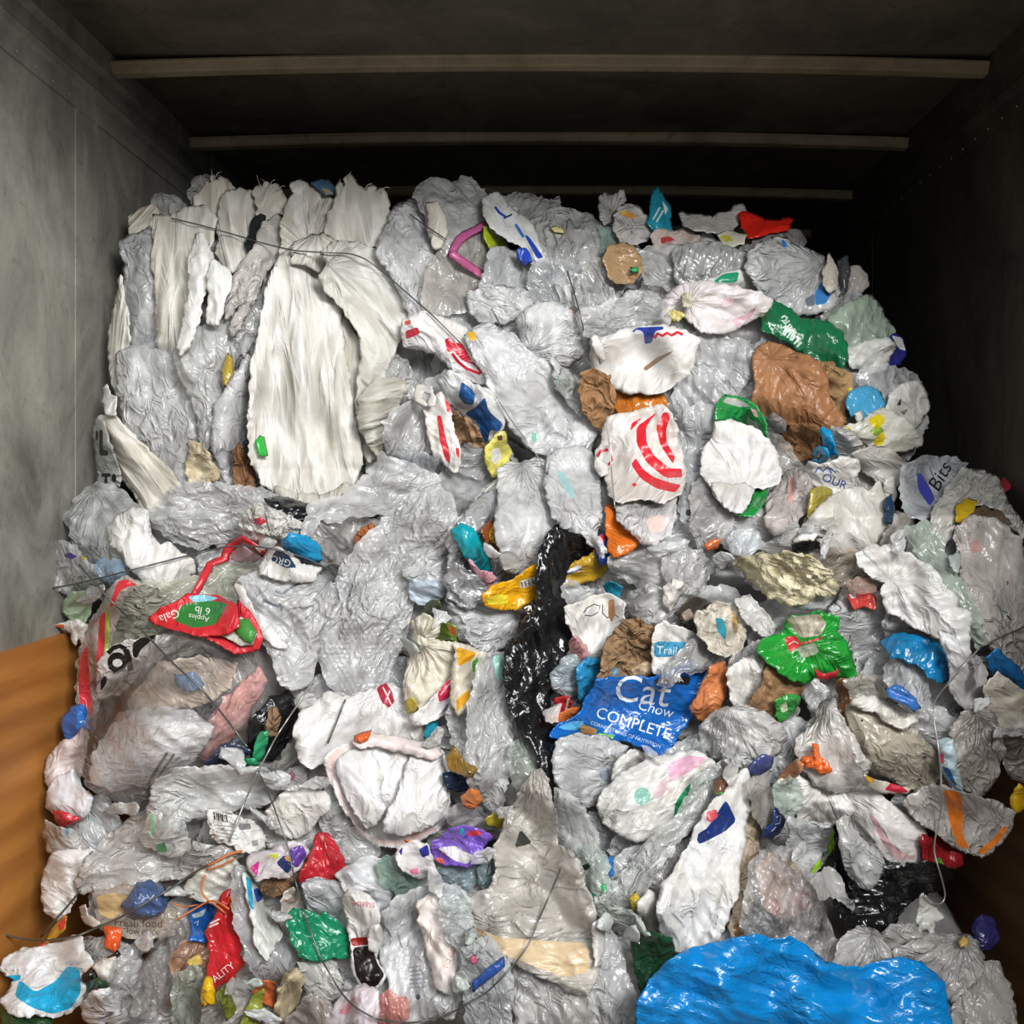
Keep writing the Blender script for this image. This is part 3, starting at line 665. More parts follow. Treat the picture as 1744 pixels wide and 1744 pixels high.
I('plastic_bag', 'grimy bag with torn red print below the teal packet', 'bag', 'bag', '#c9b9b2', '1110,400 1125,392 1150,398 1165,392 1190,405 1185,428 1150,432 1120,425', freq=1.6, prints=[('printed_patch', '#a83a3a', '1125,405 1140,402 1152,410 1140,418 1126,415')])
I('plastic_film', 'dull grey film mass below the torn red print', 'film', 'film', '#b3b3ab', '1088,440 1110,420 1160,415 1220,412 1257,420 1267,450 1252,482 1200,502 1150,492 1098,482', fold=20)
I('plastic_film', 'amber crumpled wrapper with a green sticker near the top', 'film', 'gloss', '#b1916c', '1040,420 1060,416 1078,422 1088,440 1092,460 1077,480 1050,480 1038,470 1031,440', freq=1.6, amp=1.3,
  kids=[('sticker', 'print', '#2f9e58', '1073,455 1087,454 1087,465 1074,464', {'flat': True, 'amp': .3})])
I('plastic_film', 'rolled cream film scroll beside the scarlet sheet', 'film', 'haze', '#c9c5ba', '1159,364 1175,367 1210,370 1240,365 1250,355 1263,350 1268,365 1257,375 1247,394 1180,390 1166,382', fold=5)
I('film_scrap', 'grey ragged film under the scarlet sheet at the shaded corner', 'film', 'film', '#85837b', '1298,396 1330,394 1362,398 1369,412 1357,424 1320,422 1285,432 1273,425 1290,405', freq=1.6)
I('plastic_sheet', 'scarlet red plastic sheet sticking up at the top', 'sheet', 'gloss', '#e2281c', '1261,365 1272,364 1300,374 1325,377 1349,374 1342,389 1315,393 1295,399 1275,401 1265,386', puff=.25)
I('plastic_bag', 'yellow-flecked white scrap under the cream film scroll', 'bag', 'bag', '#c9c7b4', '1220,398 1245,394 1272,400 1267,415 1235,424', prints=[('printed_patch', '#aea83c', '1225,402 1240,400 1250,410 1235,412')])
I('plastic_film', 'silvery crinkled film with bright glints below the film scroll', 'film', 'foil', '#c9cbc9', '1148,430 1180,416 1225,416 1262,428 1277,445 1270,464 1240,480 1190,484 1153,477', fold=95, freq=1.5, amp=1.3)
I('plastic_bag', 'white flap with green block print under the silvery film', 'bag', 'bag', '#dddcd8', '1205,478 1235,465 1260,462 1280,475 1297,490 1285,498 1250,492 1215,490', prints=[('lettering', '#258a66', '1214,480 1232,466 1259,463 1255,480 1240,482')])
I('plastic_film', 'beige film ball in the dark beyond the big hazy bag', 'film', 'haze', '#c0b3a9', '1440,470 1452,453 1465,454 1477,470 1479,487 1465,500 1445,498')
I('film_scrap', 'dark grey film band curling behind the big hazy bag', 'film', 'gloss', '#4a4b50', '1430,445 1441,438 1445,460 1440,490 1427,517 1402,544 1388,540 1410,510 1426,490')
I('plastic_bag', 'big hazy white bag with a blue patch on its lower side', 'bag', 'haze', '#d8d9d9', '1278,430 1300,412 1325,404 1340,407 1352,420 1377,428 1400,438 1406,460 1422,480 1428,500 1417,522 1390,532 1360,534 1330,517 1305,502 1283,482 1270,455', puff=.75, fan='1400,450', maxT=.12,
  prints=[('printed_patch', '#3c7fc4', '1402,475 1417,500 1406,517 1389,520 1387,500'), ('printed_patch', '#2f7cc8', '1331,407 1338,411 1342,421 1333,420'), ('printed_patch', '#6b7686', '1370,510 1387,500 1388,520 1375,522')],
  kids=[('flap', 'bag', '#d8d0c2', '1412,430 1418,443 1427,465 1425,491 1412,499 1403,485 1401,465')])
I('plastic_film', 'pale clear film lobe below the dark grey film band', 'film', 'film', '#b8bbb6', '1400,540 1420,520 1445,500 1465,505 1470,530 1440,555 1410,560')
I('plastic_bag', 'pale green translucent bag at the shaded side of the top', 'bag', 'haze', '#a9c2a6', '1412,545 1440,520 1468,508 1482,506 1502,530 1514,550 1522,567 1507,582 1470,590 1440,590 1423,577', puff=.65)
I('plastic_bag', 'dark blue and white wrapper at the shaded edge by a black gap', 'bag', 'gloss', '#2e307c', '1510,580 1525,568 1538,577 1543,598 1532,620 1515,626 1508,610', prints=[('printed_patch', '#d8d8da', '1518,571 1536,575 1543,598 1531,594')])
I('plastic_bag', 'crumpled white bag below the pale green translucent bag', 'bag', 'bag', '#dcddd8', '1438,600 1455,590 1480,584 1512,578 1525,590 1514,605 1507,627 1480,634 1453,624', freq=1.7, amp=1.3)
I('plastic_film', 'clear film drape falling below the crumpled white bag', 'film', 'film', '#b5b8b6', '1465,630 1500,625 1530,632 1560,640 1570,655 1540,665 1510,690 1480,665 1460,650', fold=60)
I('plastic_film', 'smooth clear film lobe under the pink-stained tied bag', 'film', 'film', '#c2bfb6', '1140,545 1165,535 1190,560 1200,585 1170,590 1148,575')
I('plastic_film', 'long clear film fall beside the brown bag', 'film', 'film', '#ced1d4', '1160,580 1190,568 1225,570 1262,580 1285,595 1282,640 1262,660 1230,690 1200,712 1165,720 1150,690 1158,640', fold=62, amp=1.3)
I('plastic_bag', 'dark green plastic bag with white script lettering', 'bag', 'gloss', '#1f7048', '1296,540 1308,523 1322,518 1345,528 1365,545 1385,545 1410,550 1432,565 1440,590 1442,612 1434,628 1420,617 1400,617 1385,607 1368,597 1348,582 1323,572 1301,560', puff=.6,
  prints=[('lettering', '#cfe0d6', 'S:3.2:1331,541 1336,538 1341,541 1338,546 1332,546 1337,551 1345,546'), ('lettering', '#cfe0d6', 'S:3.2:1333,570 1338,560 1346,552 1349,556 1341,562 1336,572'), ('lettering', '#cfe0d6', 'S:3.2:1340,575 1348,566 1354,560 1356,566 1348,572 1346,580'),
          ('lettering', '#dfe9e4', 'S:3.2:1348,580 1355,572 1358,576'), ('lettering', '#dfe9e4', 'S:3.2:1352,586 1360,578'), ('lettering', '#dfe9e4', 'S:3.2:1357,591 1365,583')])
I('plastic_bag', 'pink-stained white bag gathered at a yellow tied knot', 'bag', 'bag', '#e9e1e3', '1128,512 1145,495 1170,484 1200,480 1250,488 1290,499 1314,512 1302,531 1270,547 1255,560 1230,564 1190,562 1178,547 1165,537 1150,525 1143,542 1128,537', fan='1172,514', amp=1.3, puff=.65,
  prints=[('printed_patch', '#dcb4c2', '1245,545 1270,535 1290,520 1280,540 1255,558'), ('printed_patch', '#e2c0cc', '1220,510 1245,505 1250,515 1230,520')],
  kids=[('knot', 'bag', '#d9cc7a', '1132,538 1148,528 1166,537 1152,548 1138,546', {'freq': 2}), ('tie', 'bag', '#e8e2c8', '1160,505 1172,498 1182,510 1176,524 1163,522', {'freq': 2, 'fan': '1171,512'})])
# ------------------------------------------------------------------ upper bale, centre
I('plastic_bag', 'translucent white bag over the centre beside a short black wire', 'bag', 'haze', '#e2e3e4', '798,500 825,486 860,490 892,495 904,515 892,537 860,547 820,547 800,532', puff=.6)
I('plastic_bag', 'puffy glossy white bag at the centre of the upper bale', 'bag', 'haze', '#efeff0', '883,545 895,529 920,516 944,512 966,525 977,545 987,575 992,600 972,620 942,624 910,612 888,592', puff=.75, fan='900,600')
I('plastic_film', 'clear silvery film bunch between the puffy bag and the lettered bag', 'film', 'film', '#babcbb', '985,535 1030,520 1080,500 1120,505 1140,540 1130,562 1080,560 1040,575 1012,580 995,570', freq=1.5, amp=1.4)
I('plastic_film', 'grey film lump under the looped bag handle', 'film', 'film', '#c4c2bf', '653,720 675,698 700,688 727,698 735,730 738,767 700,778 663,772', puff=.6)
I('plastic_bag', 'white bag with red squares and red lettering at its end', 'bag', 'bag', '#f2f0f2', '688,545 720,535 760,545 790,560 812,590 832,620 842,657 815,653 790,642 770,627 745,602 718,594 690,587', fold=40,
  prints=[('lettering', '#cf2238', '757,578 768,574 779,590 791,606 796,618 785,612 772,597 762,600'), ('lettering', '#cf2238', '776,584 786,584 797,602 803,614 797,620 790,606'), ('lettering', '#cf2238', 'S:5:770,602 780,616 795,628 806,632 818,637'), ('lettering', '#cf2238', 'S:4:800,616 812,622 820,636'),
          ('printed_patch', '#c63244', '690,564 711,557 716,568 692,578'), ('printed_patch', '#d05848', '689,547 700,545 699,552 689,554')])
I('plastic_film', 'broad clear film fan sweeping down from the centre', 'film', 'haze', '#e2e3e5', '795,572 830,552 870,568 902,600 942,630 982,670 1013,735 1002,768 960,778 898,762 868,722 843,672 825,632', fold=58, amp=1.4, fan='800,560',
  prints=[('printed_patch', '#e0a828', '796,566 808,564 811,580 800,580'), ('printed_patch', '#7fb8a4', '905,735 918,740 914,752 906,750')])
I('film_scrap', 'pale mint film crumple at the edge of the clear film fan', 'film', 'haze', '#cfd6ce', '940,610 965,630 990,655 1000,690 990,705 965,680 945,650', freq=1.7, prints=[('lettering', '#6fa090', 'S:2.5:915,622 920,634'), ('lettering', '#6fa090', 'S:2.5:950,640 953,655')])
I('plastic_bag', 'crumpled white and blue twisted bag below the red lettering', 'bag', 'bag', '#dcdfe4', '748,650 765,633 790,645 830,665 852,690 858,720 852,735 835,752 813,737 788,702 758,680', freq=1.5, fold=50,
  prints=[('blue_panel', '#22589c', '786,650 800,660 810,672 806,690 790,688 781,675'), ('blue_panel', '#1f4f90', '810,694 826,676 832,700 857,722 850,735 835,732 830,754 822,747 814,720 791,704')])
I('paper_bag', 'tan brown paper wad between the white handle bag and the blue twist', 'bag', 'paper', '#b58d6a', '756,704 775,703 801,719 817,745 823,764 805,760 790,750 775,762 763,735', freq=1.3)
I('film_scrap', 'dark grey crumpled film below the tan paper wad', 'film', 'film', '#6a6d70', '775,765 800,758 822,768 832,800 820,815 795,808 776,800', freq=1.6)
I('plastic_bag', 'white bag with a looped handle and a long red stripe', 'bag', 'bag', '#ebe7e5', '725,690 740,680 749,672 761,690 766,710 771,735 781,765 782,787 776,804 765,792 751,782 738,775 733,750 728,720', fold=78,
  prints=[('stripe', '#d8323e', '744,708 751,708 757,735 764,765 767,790 758,782 749,750'), ('stripe', '#d8323e', '757,674 767,684 774,704 761,702'), ('stripe', '#d8323e', '776,762 782,764 782,780 777,776')],
  kids=[('handle', 'bag', '#efece8', '706,668 711,656 736,658 741,675 740,692 730,692 733,671 720,668 718,678 728,692 718,690 708,680', {'puff': .5})])
I('snack_packet', 'yellow and white glossy wrapper below the blue twist', 'packet', 'gloss', '#e6dc6a', '845,745 857,739 859,755 868,772 857,795 841,814 831,790 828,765', prints=[('printed_patch', '#f4f4ee', '838,765 850,762 855,778 845,792 836,785'), ('printed_patch', '#5a3a28', '846,743 855,740 856,750 848,750')])
I('film_scrap', 'slate grey film lip over a dark hollow below the film lump', 'film', 'film', '#8f9aa3', '670,775 690,768 720,772 745,782 738,800 700,805 678,814')
I('film_scrap', 'thin clear pouch edge with a dark outline beside the slate film', 'film', 'clear', '#b8b9b8', '752,830 790,838 805,850 795,880 770,892 750,888 748,860')
I('plastic_film', 'grey clear film shelf stretched below the white woven sacks', 'film', 'film', '#b7b7b4', '258,862 300,830 350,822 400,830 450,835 477,850 467,870 432,885 422,902 380,927 340,932 288,912 253,892', fold=10, amp=1.3)
I('film_scrap', 'black glossy sheet painting the shaded hollow under the barrel sack', 'film', 'gloss', '#191b1d', '453,850 480,848 520,860 562,868 555,890 522,907 495,892 470,872')  # black sheet stands in for the shade of the gap
I('film_scrap', 'beige film and paper jam under the long clear film', 'film', 'film', '#a8a29c', '530,900 570,885 620,880 652,890 632,922 592,952 550,962 533,935', freq=1.5)
I('paper_bag', 'rust brown wad peeping from under the bubble wrap', 'bag', 'paper', '#a8603c', '604,915 615,898 632,892 640,905 622,925 608,935', prints=[('printed_patch', '#3a7a4a', '606,930 616,928 612,936')])
I('plastic_film', 'long clear film ribbon running down from the draped cloth', 'film', 'film', '#cdcdcd', '530,860 570,850 618,818 650,770 692,790 742,808 748,830 702,852 642,872 580,887 545,882 514,918 518,888', fold=155, amp=1.3)
I('bubble_wrap', 'long sheet of bubble wrap running diagonally down the middle', 'bubble wrap', 'bubble', '#d1d2d3', '748,830 770,850 774,900 742,932 722,952 704,1002 694,1062 682,1102 652,1164 620,1204 588,1187 558,1162 538,1110 543,1060 568,1000 588,960 618,920 658,880 700,843', fold=120, h=3.0, puff=.3, amp=1.3)
I('plastic_sheet', 'flat white triangular sheet corner crossing the bubble wrap', 'sheet', 'haze', '#dfe0e2', '850,817 842,850 817,880 792,905 767,930 760,960 767,990 740,1003 723,987 700,987 688,975 713,955 743,930 768,900 798,870 823,840', fold=130,
  kids=[('inner_fold', 'bag', '#b3c2d4', '700,990 725,990 752,992 765,1000 750,1020 725,1030 703,1020', {'puff': .2})])
I('plastic_film', 'silvery film packed around the teal and brown packets', 'film', 'foil', '#c2c4c7', '790,882 820,850 845,830 853,880 853,920 862,960 852,992 832,1012 800,1002 768,982 763,930', freq=1.6, amp=1.2)
I('snack_packet', 'teal packet with a pink torn end lying on silvery film', 'packet', 'gloss', '#0d98a8', '771,905 785,893 801,900 817,925 834,965 832,978 818,976 799,952 784,930', puff=.4, fold=60,
  kids=[('torn_end', 'gloss', '#e2a4b4', '797,952 818,973 838,975 846,985 836,1002 820,992', {'puff': .3})])
I('candy_wrapper', 'small brown wrapper with a yellow oval leaf emblem', 'wrapper', 'gloss', '#7c4019', '821,900 836,889 848,884 859,905 864,936 855,941 839,936 829,920', puff=.4,
  prints=[('emblem', '#e2a72a', 'E:842,910,9,15'), ('emblem_leaf', '#7c4019', 'S:1.8:842,922 842,898'), ('emblem_leaf', '#7c4019', 'S:1.6:842,914 847,908'), ('emblem_leaf', '#7c4019', 'S:1.6:842,914 837,908'), ('emblem_leaf', '#7c4019', 'S:1.6:842,906 846,901'), ('emblem_leaf', '#7c4019', 'S:1.6:842,906 838,901')])
I('plastic_bag', 'glossy white cushion-shaped bag beside the brown leaf wrapper', 'bag', 'haze', '#efefef', '850,800 870,788 900,788 927,800 942,840 950,880 947,912 932,932 917,962 890,980 863,972 850,930 846,880', puff=.75, fold=80, fan='890,790')
I('plastic_bag', 'hanging clear bag with a pale teal mark beside the white cushion bag', 'bag', 'haze', '#dadbdd', '933,790 950,768 990,763 1012,780 1020,830 1024,880 1012,912 990,922 965,907 943,882 933,840', puff=.6, fold=75,
  prints=[('printed_patch', '#9ccad0', '948,800 962,805 981,845 975,850 955,825')])
I('plastic_film', 'black crumpled film wad beside the gold packet', 'film', 'gloss', '#131416', '948,903 985,912 1008,925 1012,945 985,958 958,952', freq=1.6)
I('snack_packet', 'gold packet with blue and white stripes beside the black film', 'packet', 'gloss', '#bb9328', '955,985 960,970 980,960 1000,950 1020,935 1031,940 1034,965 1026,977 1000,987 970,995', freq=1.4, fold=160,
  prints=[('stripe', '#e6e6ee', '960,974 985,962 993,965 965,979'), ('stripe', '#33408c', 'S:2.5:960,980 975,974 992,969')])
I('packet_scrap', 'blue and red packet corner above the gold packet', 'packet', 'gloss', '#2545a2', '1020,913 1036,906 1042,930 1040,957 1025,962 1016,935', prints=[('printed_patch', '#c43442', '1019,913 1033,907 1030,922 1020,926'), ('printed_patch', '#dcdcde', '1022,930 1028,928 1030,950 1025,952')])
I('plastic_film', 'grey bowl-shaped clear film below the yellow packet', 'film', 'haze', '#cbccd0', '760,1020 790,1028 830,1033 870,1038 902,1050 907,1072 882,1092 850,1102 835,1115 810,1107 783,1087 770,1060', fan='880,1050', puff=.5)
I('plastic_film', 'foil lining scrap above the bowl-shaped film', 'film', 'foil', '#b4b6ba', '757,985 775,962 800,975 825,1000 835,1025 800,1035 765,1020', freq=1.7)
I('snack_packet', 'yellow snack packet with a barcode beside the black film strip', 'packet', 'gloss', '#e8a516', '825,1015 845,1000 880,984 917,965 922,990 920,1012 905,1032 880,1037 850,1034 827,1030', puff=.35, fold=160,
  prints=[('barcode', '#ece8e0', '884,990 913,981 915,995 887,1003'), ('barcode_bars', '#5a5048', 'S:2:888,992 890,1001'), ('barcode_bars', '#5a5048', 'S:2:894,990 896,999'), ('barcode_bars', '#5a5048', 'S:2:900,988 902,997'), ('barcode_bars', '#5a5048', 'S:2:906,986 908,995'), ('printed_patch', '#f0d83a', '828,1018 850,1012 866,1014 865,1030 832,1030'), ('lettering', '#c07818', 'S:2:845,1005 862,1000')])
I('packet_scrap', 'dark brown wrapper with white letters under the yellow packet', 'packet', 'gloss', '#2c2428', '880,1040 900,1028 922,1018 928,1040 915,1062 895,1065', prints=[('lettering', '#e8e6e2', 'S:3:893,1036 901,1032 900,1040'), ('lettering', '#e8e6e2', 'S:3:903,1032 906,1042 912,1038 910,1029'), ('lettering', '#e8e6e2', 'S:3:898,1044 908,1046 914,1041')])
# ------------------------------------------------------------------ upper bale, right of the centre
I('plastic_film', 'tall clear film with faint dark print beside the red arc bag', 'film', 'film', '#bcc1c5', '1158,702 1200,690 1224,702 1222,750 1208,802 1192,862 1177,902 1160,882 1163,820 1162,760', fold=80,
  prints=[('lettering', '#6d747c', 'S:2.2:%d,%d %d,%d' % (x, y, x + w, y - 2)) for x, y, w in ((1196, 740, 16), (1194, 749, 20), (1196, 758, 14), (1192, 767, 20), (1190, 776, 14), (1189, 785, 18), (1187, 794, 12), (1180, 803, 16))] + [('lettering', '#33363a', 'E:1172,873,4.5,6'), ('lettering', '#33363a', 'S:2:1166,886 1176,889')])
I('plastic_film', 'pinkish clear film cluster below the printed film', 'film', 'film', '#b9b3af', '1180,832 1200,812 1217,830 1238,860 1245,890 1232,922 1195,937 1178,902', puff=.5)
I('plastic_film', 'beige clear film below the orange corner bag', 'film', 'film', '#b8b4ae', '1038,952 1060,935 1095,920 1132,940 1148,967 1142,992 1110,1003 1070,987 1043,972', puff=.5, freq=1.3)
I('plastic_film', 'smooth grey film lump beside the pinkish film cluster', 'film', 'film', '#b6b3ae', '1130,952 1160,930 1192,940 1208,970 1198,1002 1170,1008 1138,992', puff=.5)
I('plastic_bag', 'orange wrapper strip below the white lettered bag', 'bag', 'gloss', '#cf762b', '1038,668 1075,666 1125,673 1132,690 1115,702 1080,704 1055,702 1040,687', freq=1.5)
I('plastic_bag', 'white grocery bag with blue and red lettering folded like an envelope', 'bag', 'bag', '#e5e3e1', '1010,575 1025,585 1050,570 1085,557 1130,555 1167,565 1190,580 1182,610 1167,642 1140,662 1110,670 1070,667 1040,657 1018,642 1008,610', fold=150, amp=1.4,
  prints=[('lettering', '#2a3c9c', '1082,558 1130,556 1130,561 1116,564 1110,584 1098,586 1096,566'), ('lettering', '#2a3c9c', 'S:3:1078,565 1084,560 1094,562'), ('lettering', '#c42c3a', 'S:5:1114,576 1120,568 1128,572 1136,567 1144,571 1154,566 1163,570'), ('crease_shade', '#8a6c50', '1095,627 1120,608 1150,596 1128,612 1100,632')],  # dark line of the crease, its shade painted into the colour
  kids=[('handle', 'bag', '#e2e0dd', '1008,575 1016,570 1026,588 1030,612 1022,620 1014,600', {'puff': .5})])
I('paper_bag', 'brown crushed paper bag beside the orange strip', 'bag', 'paper', '#a47a54', '988,635 1010,626 1037,640 1045,670 1042,700 1031,736 1010,722 993,692 990,660', fold=70, freq=1.2, amp=1.3)
I('plastic_bag', 'orange sheer bag corner beneath the red arc bag', 'bag', 'gloss', '#dd6d24', '1036,862 1062,873 1082,900 1096,916 1077,932 1050,948 1038,938 1036,900', fold=60)
I('plastic_bag', 'rounded white bag with a blue smudge below the red arc bag', 'bag', 'haze', '#e6e0de', '1046,862 1080,848 1120,843 1150,850 1149,880 1140,907 1115,928 1095,922 1073,902 1053,882', puff=.6,
  prints=[('printed_patch', '#3f6fae', '1107,845 1121,843 1127,855 1116,858'), ('printed_patch', '#e2c6c2', '1100,885 1125,875 1140,885 1130,905 1108,908')])
I('plastic_bag', 'white store bag with concentric red arcs', 'bag', 'bag', '#dfd8d4', '1038,712 1070,704 1105,698 1130,693 1144,705 1152,735 1160,780 1164,810 1157,840 1130,853 1095,847 1060,852 1038,842 1030,800 1028,750', puff=.45, amp=.8,
  prints=[('stripe', '#d3232f', '1118,702 1084,727 1084,755 1102,789 1134,814 1162,813 1161,798 1141,798 1116,778 1101,755 1100,727 1116,706'), ('stripe', '#d3232f', '1129,703 1117,727 1125,759 1146,790 1150,778 1136,755 1134,732 1141,712 1137,702'),
          ('stripe', '#d3232f', '1075,791 1091,815 1118,832 1150,839 1160,826 1141,822 1114,813 1095,799 1083,780'), ('stripe', '#d3232f', '1073,734 1076,720 1093,711 1084,723'), ('stripe', '#d3232f', '1076,824 1082,822 1085,826 1079,830')])
I('plastic_bag', 'small white scrap with a red ring beside the red arc bag', 'bag', 'bag', '#dcd8d4', '1014,768 1024,758 1040,760 1044,785 1036,800 1024,812 1014,795', prints=[('stripe', '#cf2a35', 'S:5:1017,778 1023,768 1036,766'), ('stripe', '#cf2a35', 'S:4:1040,775 1042,784 1036,792')])
I('plastic_bag', 'tan brown bag behind the big brown bag', 'bag', 'paper', '#b08c62', '1385,618 1420,622 1447,640 1454,665 1438,702 1442,722 1415,717 1402,682 1395,640', freq=1.5, prints=[('printed_patch', '#dcc02a', '1442,662 1450,660 1452,667 1445,668')])
I('plastic_bag', 'big brown carrier bag crumpled under the green bag', 'bag', 'bag', '#ab7854', '1288,595 1310,586 1340,594 1377,608 1397,625 1407,650 1412,680 1434,710 1434,727 1400,730 1360,727 1330,717 1300,710 1283,690 1288,655 1286,620', fan='1312,612', amp=1.6, puff=.5)
I('plastic_bag', 'small crumpled brown bag below the big brown bag', 'bag', 'paper', '#a0744e', '1348,730 1375,724 1397,730 1398,755 1387,780 1360,787 1338,770 1326,748', freq=1.3)
I('film_scrap', 'dark film scrap between the green packet and the small brown bag', 'film', 'film', '#5a5a66', '1300,712 1318,705 1335,715 1340,735 1322,740 1306,730')
I('plastic_film', 'beige film pouch under the small brown bag', 'film', 'film', '#b4aca0', '1308,740 1330,745 1345,770 1362,790 1350,808 1325,800 1315,770')
I('plastic_bag', 'sky blue balled bag beside the tan bag', 'bag', 'gloss', '#4aa0d0', '1443,685 1455,667 1475,658 1497,670 1507,690 1497,712 1475,718 1453,707', puff=.7, kids=[('knot', 'bag', '#d8d6d0', '1456,705 1466,700 1470,716 1460,720')])
I('plastic_bag', 'white bag with a black mark at the far side of the pile', 'bag', 'bag', '#dfddd8', '1518,670 1545,653 1565,650 1577,672 1580,690 1567,717 1557,730 1530,722 1513,707', fold=50, prints=[('lettering', '#3a3d48', '1527,690 1535,677 1534,691'), ('printed_patch', '#8a8378', '1533,702 1547,696 1540,708')])
I('plastic_bag', 'white bag with yellow and lime flaps below the sky blue ball', 'bag', 'bag', '#e0ded2', '1434,730 1460,724 1480,711 1505,698 1537,714 1562,740 1568,756 1540,767 1505,770 1480,757 1458,747', fold=160,
  prints=[('printed_patch', '#dcc41e', '1478,715 1498,704 1508,714 1500,728 1488,730'), ('printed_patch', '#dcc41e', '1490,748 1502,735 1508,742 1502,760 1488,757'), ('printed_patch', '#8fb23a', '1480,734 1500,726 1506,734 1492,744'), ('printed_patch', '#d8b820', '1438,730 1448,728 1450,734 1440,735')])
I('film_scrap', 'pale film flap beside the looped blue twist', 'film', 'haze', '#d3cfc9', '1418,728 1445,735 1467,755 1473,766 1450,782 1428,772 1418,750')
I('plastic_bag', 'grey-white tapered bag below the white bag with yellow flaps', 'bag', 'bag', '#c9c6bf', '1453,775 1480,764 1510,768 1532,780 1546,805 1542,827 1515,824 1488,812 1468,797', fold=30, kids=[('tail', 'bag', '#d0cdc6', '1508,815 1522,812 1528,840 1520,858 1508,850 1505,832')])
I('plastic_bag', 'bright blue twisted bag looped on itself', 'bag', 'gloss', '#189cda', '1398,727 1413,734 1421,755 1428,776 1415,780 1404,772 1402,752', puff=.7,
  kids=[('loop', 'gloss', '#189cda', '1383,772 1395,759 1408,764 1412,778 1402,794 1388,796 1380,788 1386,783 1394,786 1402,778 1396,770 1388,778', {'puff': .8})])
I('plastic_bag', 'white bag corner with blue outlined lettering below the blue loop', 'bag', 'bag', '#e6e4e0', '1364,812 1378,788 1395,796 1430,780 1457,785 1460,800 1452,815 1450,830 1468,842 1430,842 1400,834', fold=25, amp=.8,
  prints=[('lettering', '#2b4d9e', ('OUR', 1398, 818, 21, 22)), ('lettering', '#2b4d9e', 'S:2.5:1388,805 1394,796 1402,803 1410,795 1416,806'), ('lettering', '#2b4d9e', 'S:2:1414,797 1424,806')])
I('snack_packet', 'clear bag with purple band and black script beside the dark wall', 'bag', 'film', '#c5cbd6', '1543,790 1580,776 1620,780 1647,790 1637,820 1622,850 1590,872 1565,882 1543,870 1536,840',
  prints=[('lettering', '#14161c', ('Bits', 1598, 840, 34, -62, .2)), ('stripe', '#3c3f9c', '1561,805 1570,807 1586,835 1592,850 1583,862 1564,835'), ('lettering', '#30343c', 'S:1.5:1584,798 1592,818')])
I('plastic_bag', 'pinkish hazy bag leaning beside the white green-packet bag', 'bag', 'haze', '#cfc0b8', '1338,805 1355,798 1377,815 1385,845 1372,872 1350,892 1320,910 1304,882 1313,845', fold=110, puff=.5, prints=[('printed_patch', '#d09a96', '1345,815 1355,812 1352,850 1342,860')])
I('packet_scrap', 'olive yellow sheet between the pinkish bag and the white sheet', 'packet', 'gloss', '#ab9c46', '1382,835 1400,829 1417,835 1417,854 1397,872 1375,885 1378,860', fold=140)
I('plastic_sheet', 'tall off-white sheet with long creases below the blue lettering', 'sheet', 'bag', '#dad7d1', '1413,850 1440,835 1465,830 1482,838 1497,820 1507,860 1510,892 1492,922 1482,938 1440,941 1400,933 1368,897 1390,868', fold=80, amp=1.3)
I('film_scrap', 'dark blue sliver in the hollow beside the tall off-white sheet', 'film', 'gloss', '#24405c', '1508,850 1518,842 1522,870 1518,892 1509,890')
I('film_scrap', 'beige rag of film beside the dark blue sliver', 'film', 'film', '#c2b6a4', '1500,925 1520,895 1535,875 1548,880 1545,905 1525,925 1505,935', fold=130)
I('plastic_film', 'pale film tail sweeping toward the black lid', 'film', 'haze', '#cdcdca', '1288,935 1330,918 1372,898 1405,897 1400,915 1360,930 1320,948', fold=160)
I('packet_scrap', 'black glossy wrapper with a white lip above the cream paper', 'packet', 'gloss', '#141414', '1348,929 1360,918 1380,917 1396,925 1396,936 1375,944 1351,941', kids=[('lip', 'bag', '#e4e4e2', '1349,922 1365,911 1392,910 1386,920 1360,922')])
I('film_scrap', 'tan cloudy film beside the cream paper bag', 'film', 'film', '#a8977c', '1390,945 1420,935 1455,940 1482,955 1470,985 1440,1000 1410,990', freq=1.5)
I('paper_bag', 'cream crumpled paper bag with faint printed lines', 'bag', 'paper', '#dfd4b2', '1248,955 1265,945 1300,943 1345,944 1377,950 1397,965 1417,975 1429,1000 1422,1014 1395,1014 1370,1024 1340,1027 1308,1020 1283,992 1273,977', freq=1.2, amp=1.3,
  prints=[('lettering', '#a59c80', 'S:1.4:%d,%d %d,%d' % (1345, 958 + 7 * k, 1390, 966 + 7 * k)) for k in range(5)] + [('printed_patch', '#d8b84a', '1375,938 1382,940 1380,948 1374,947')])
I('film_scrap', 'bluish white film bits above the cream paper bag', 'film', 'film', '#c4d0d8', '1243,915 1265,903 1288,908 1298,928 1275,943 1250,938', freq=1.6)
I('packet_scrap', 'small orange scrap beside the bluish white film bits', 'packet', 'gloss', '#c9622f', '1200,928 1212,920 1227,920 1222,932 1206,938')
I('snack_packet', 'green glossy packet wrapped over the round white bag', 'packet', 'gloss', '#26934a', '1223,688 1236,675 1260,679 1286,694 1302,720 1307,746 1285,738 1262,724 1223,720', fold=30, prints=[('printed_patch', '#b0b4b0', '1230,685 1238,676 1262,681 1278,692 1262,694'), ('printed_patch', '#d8a8a8', '1278,695 1288,698 1292,712 1284,708')])
I('snack_packet', 'green packet end curling out under the round white bag', 'packet', 'gloss', '#1d8a3e', '1288,828 1306,829 1304,850 1292,868 1277,879 1257,877 1270,865 1280,850')
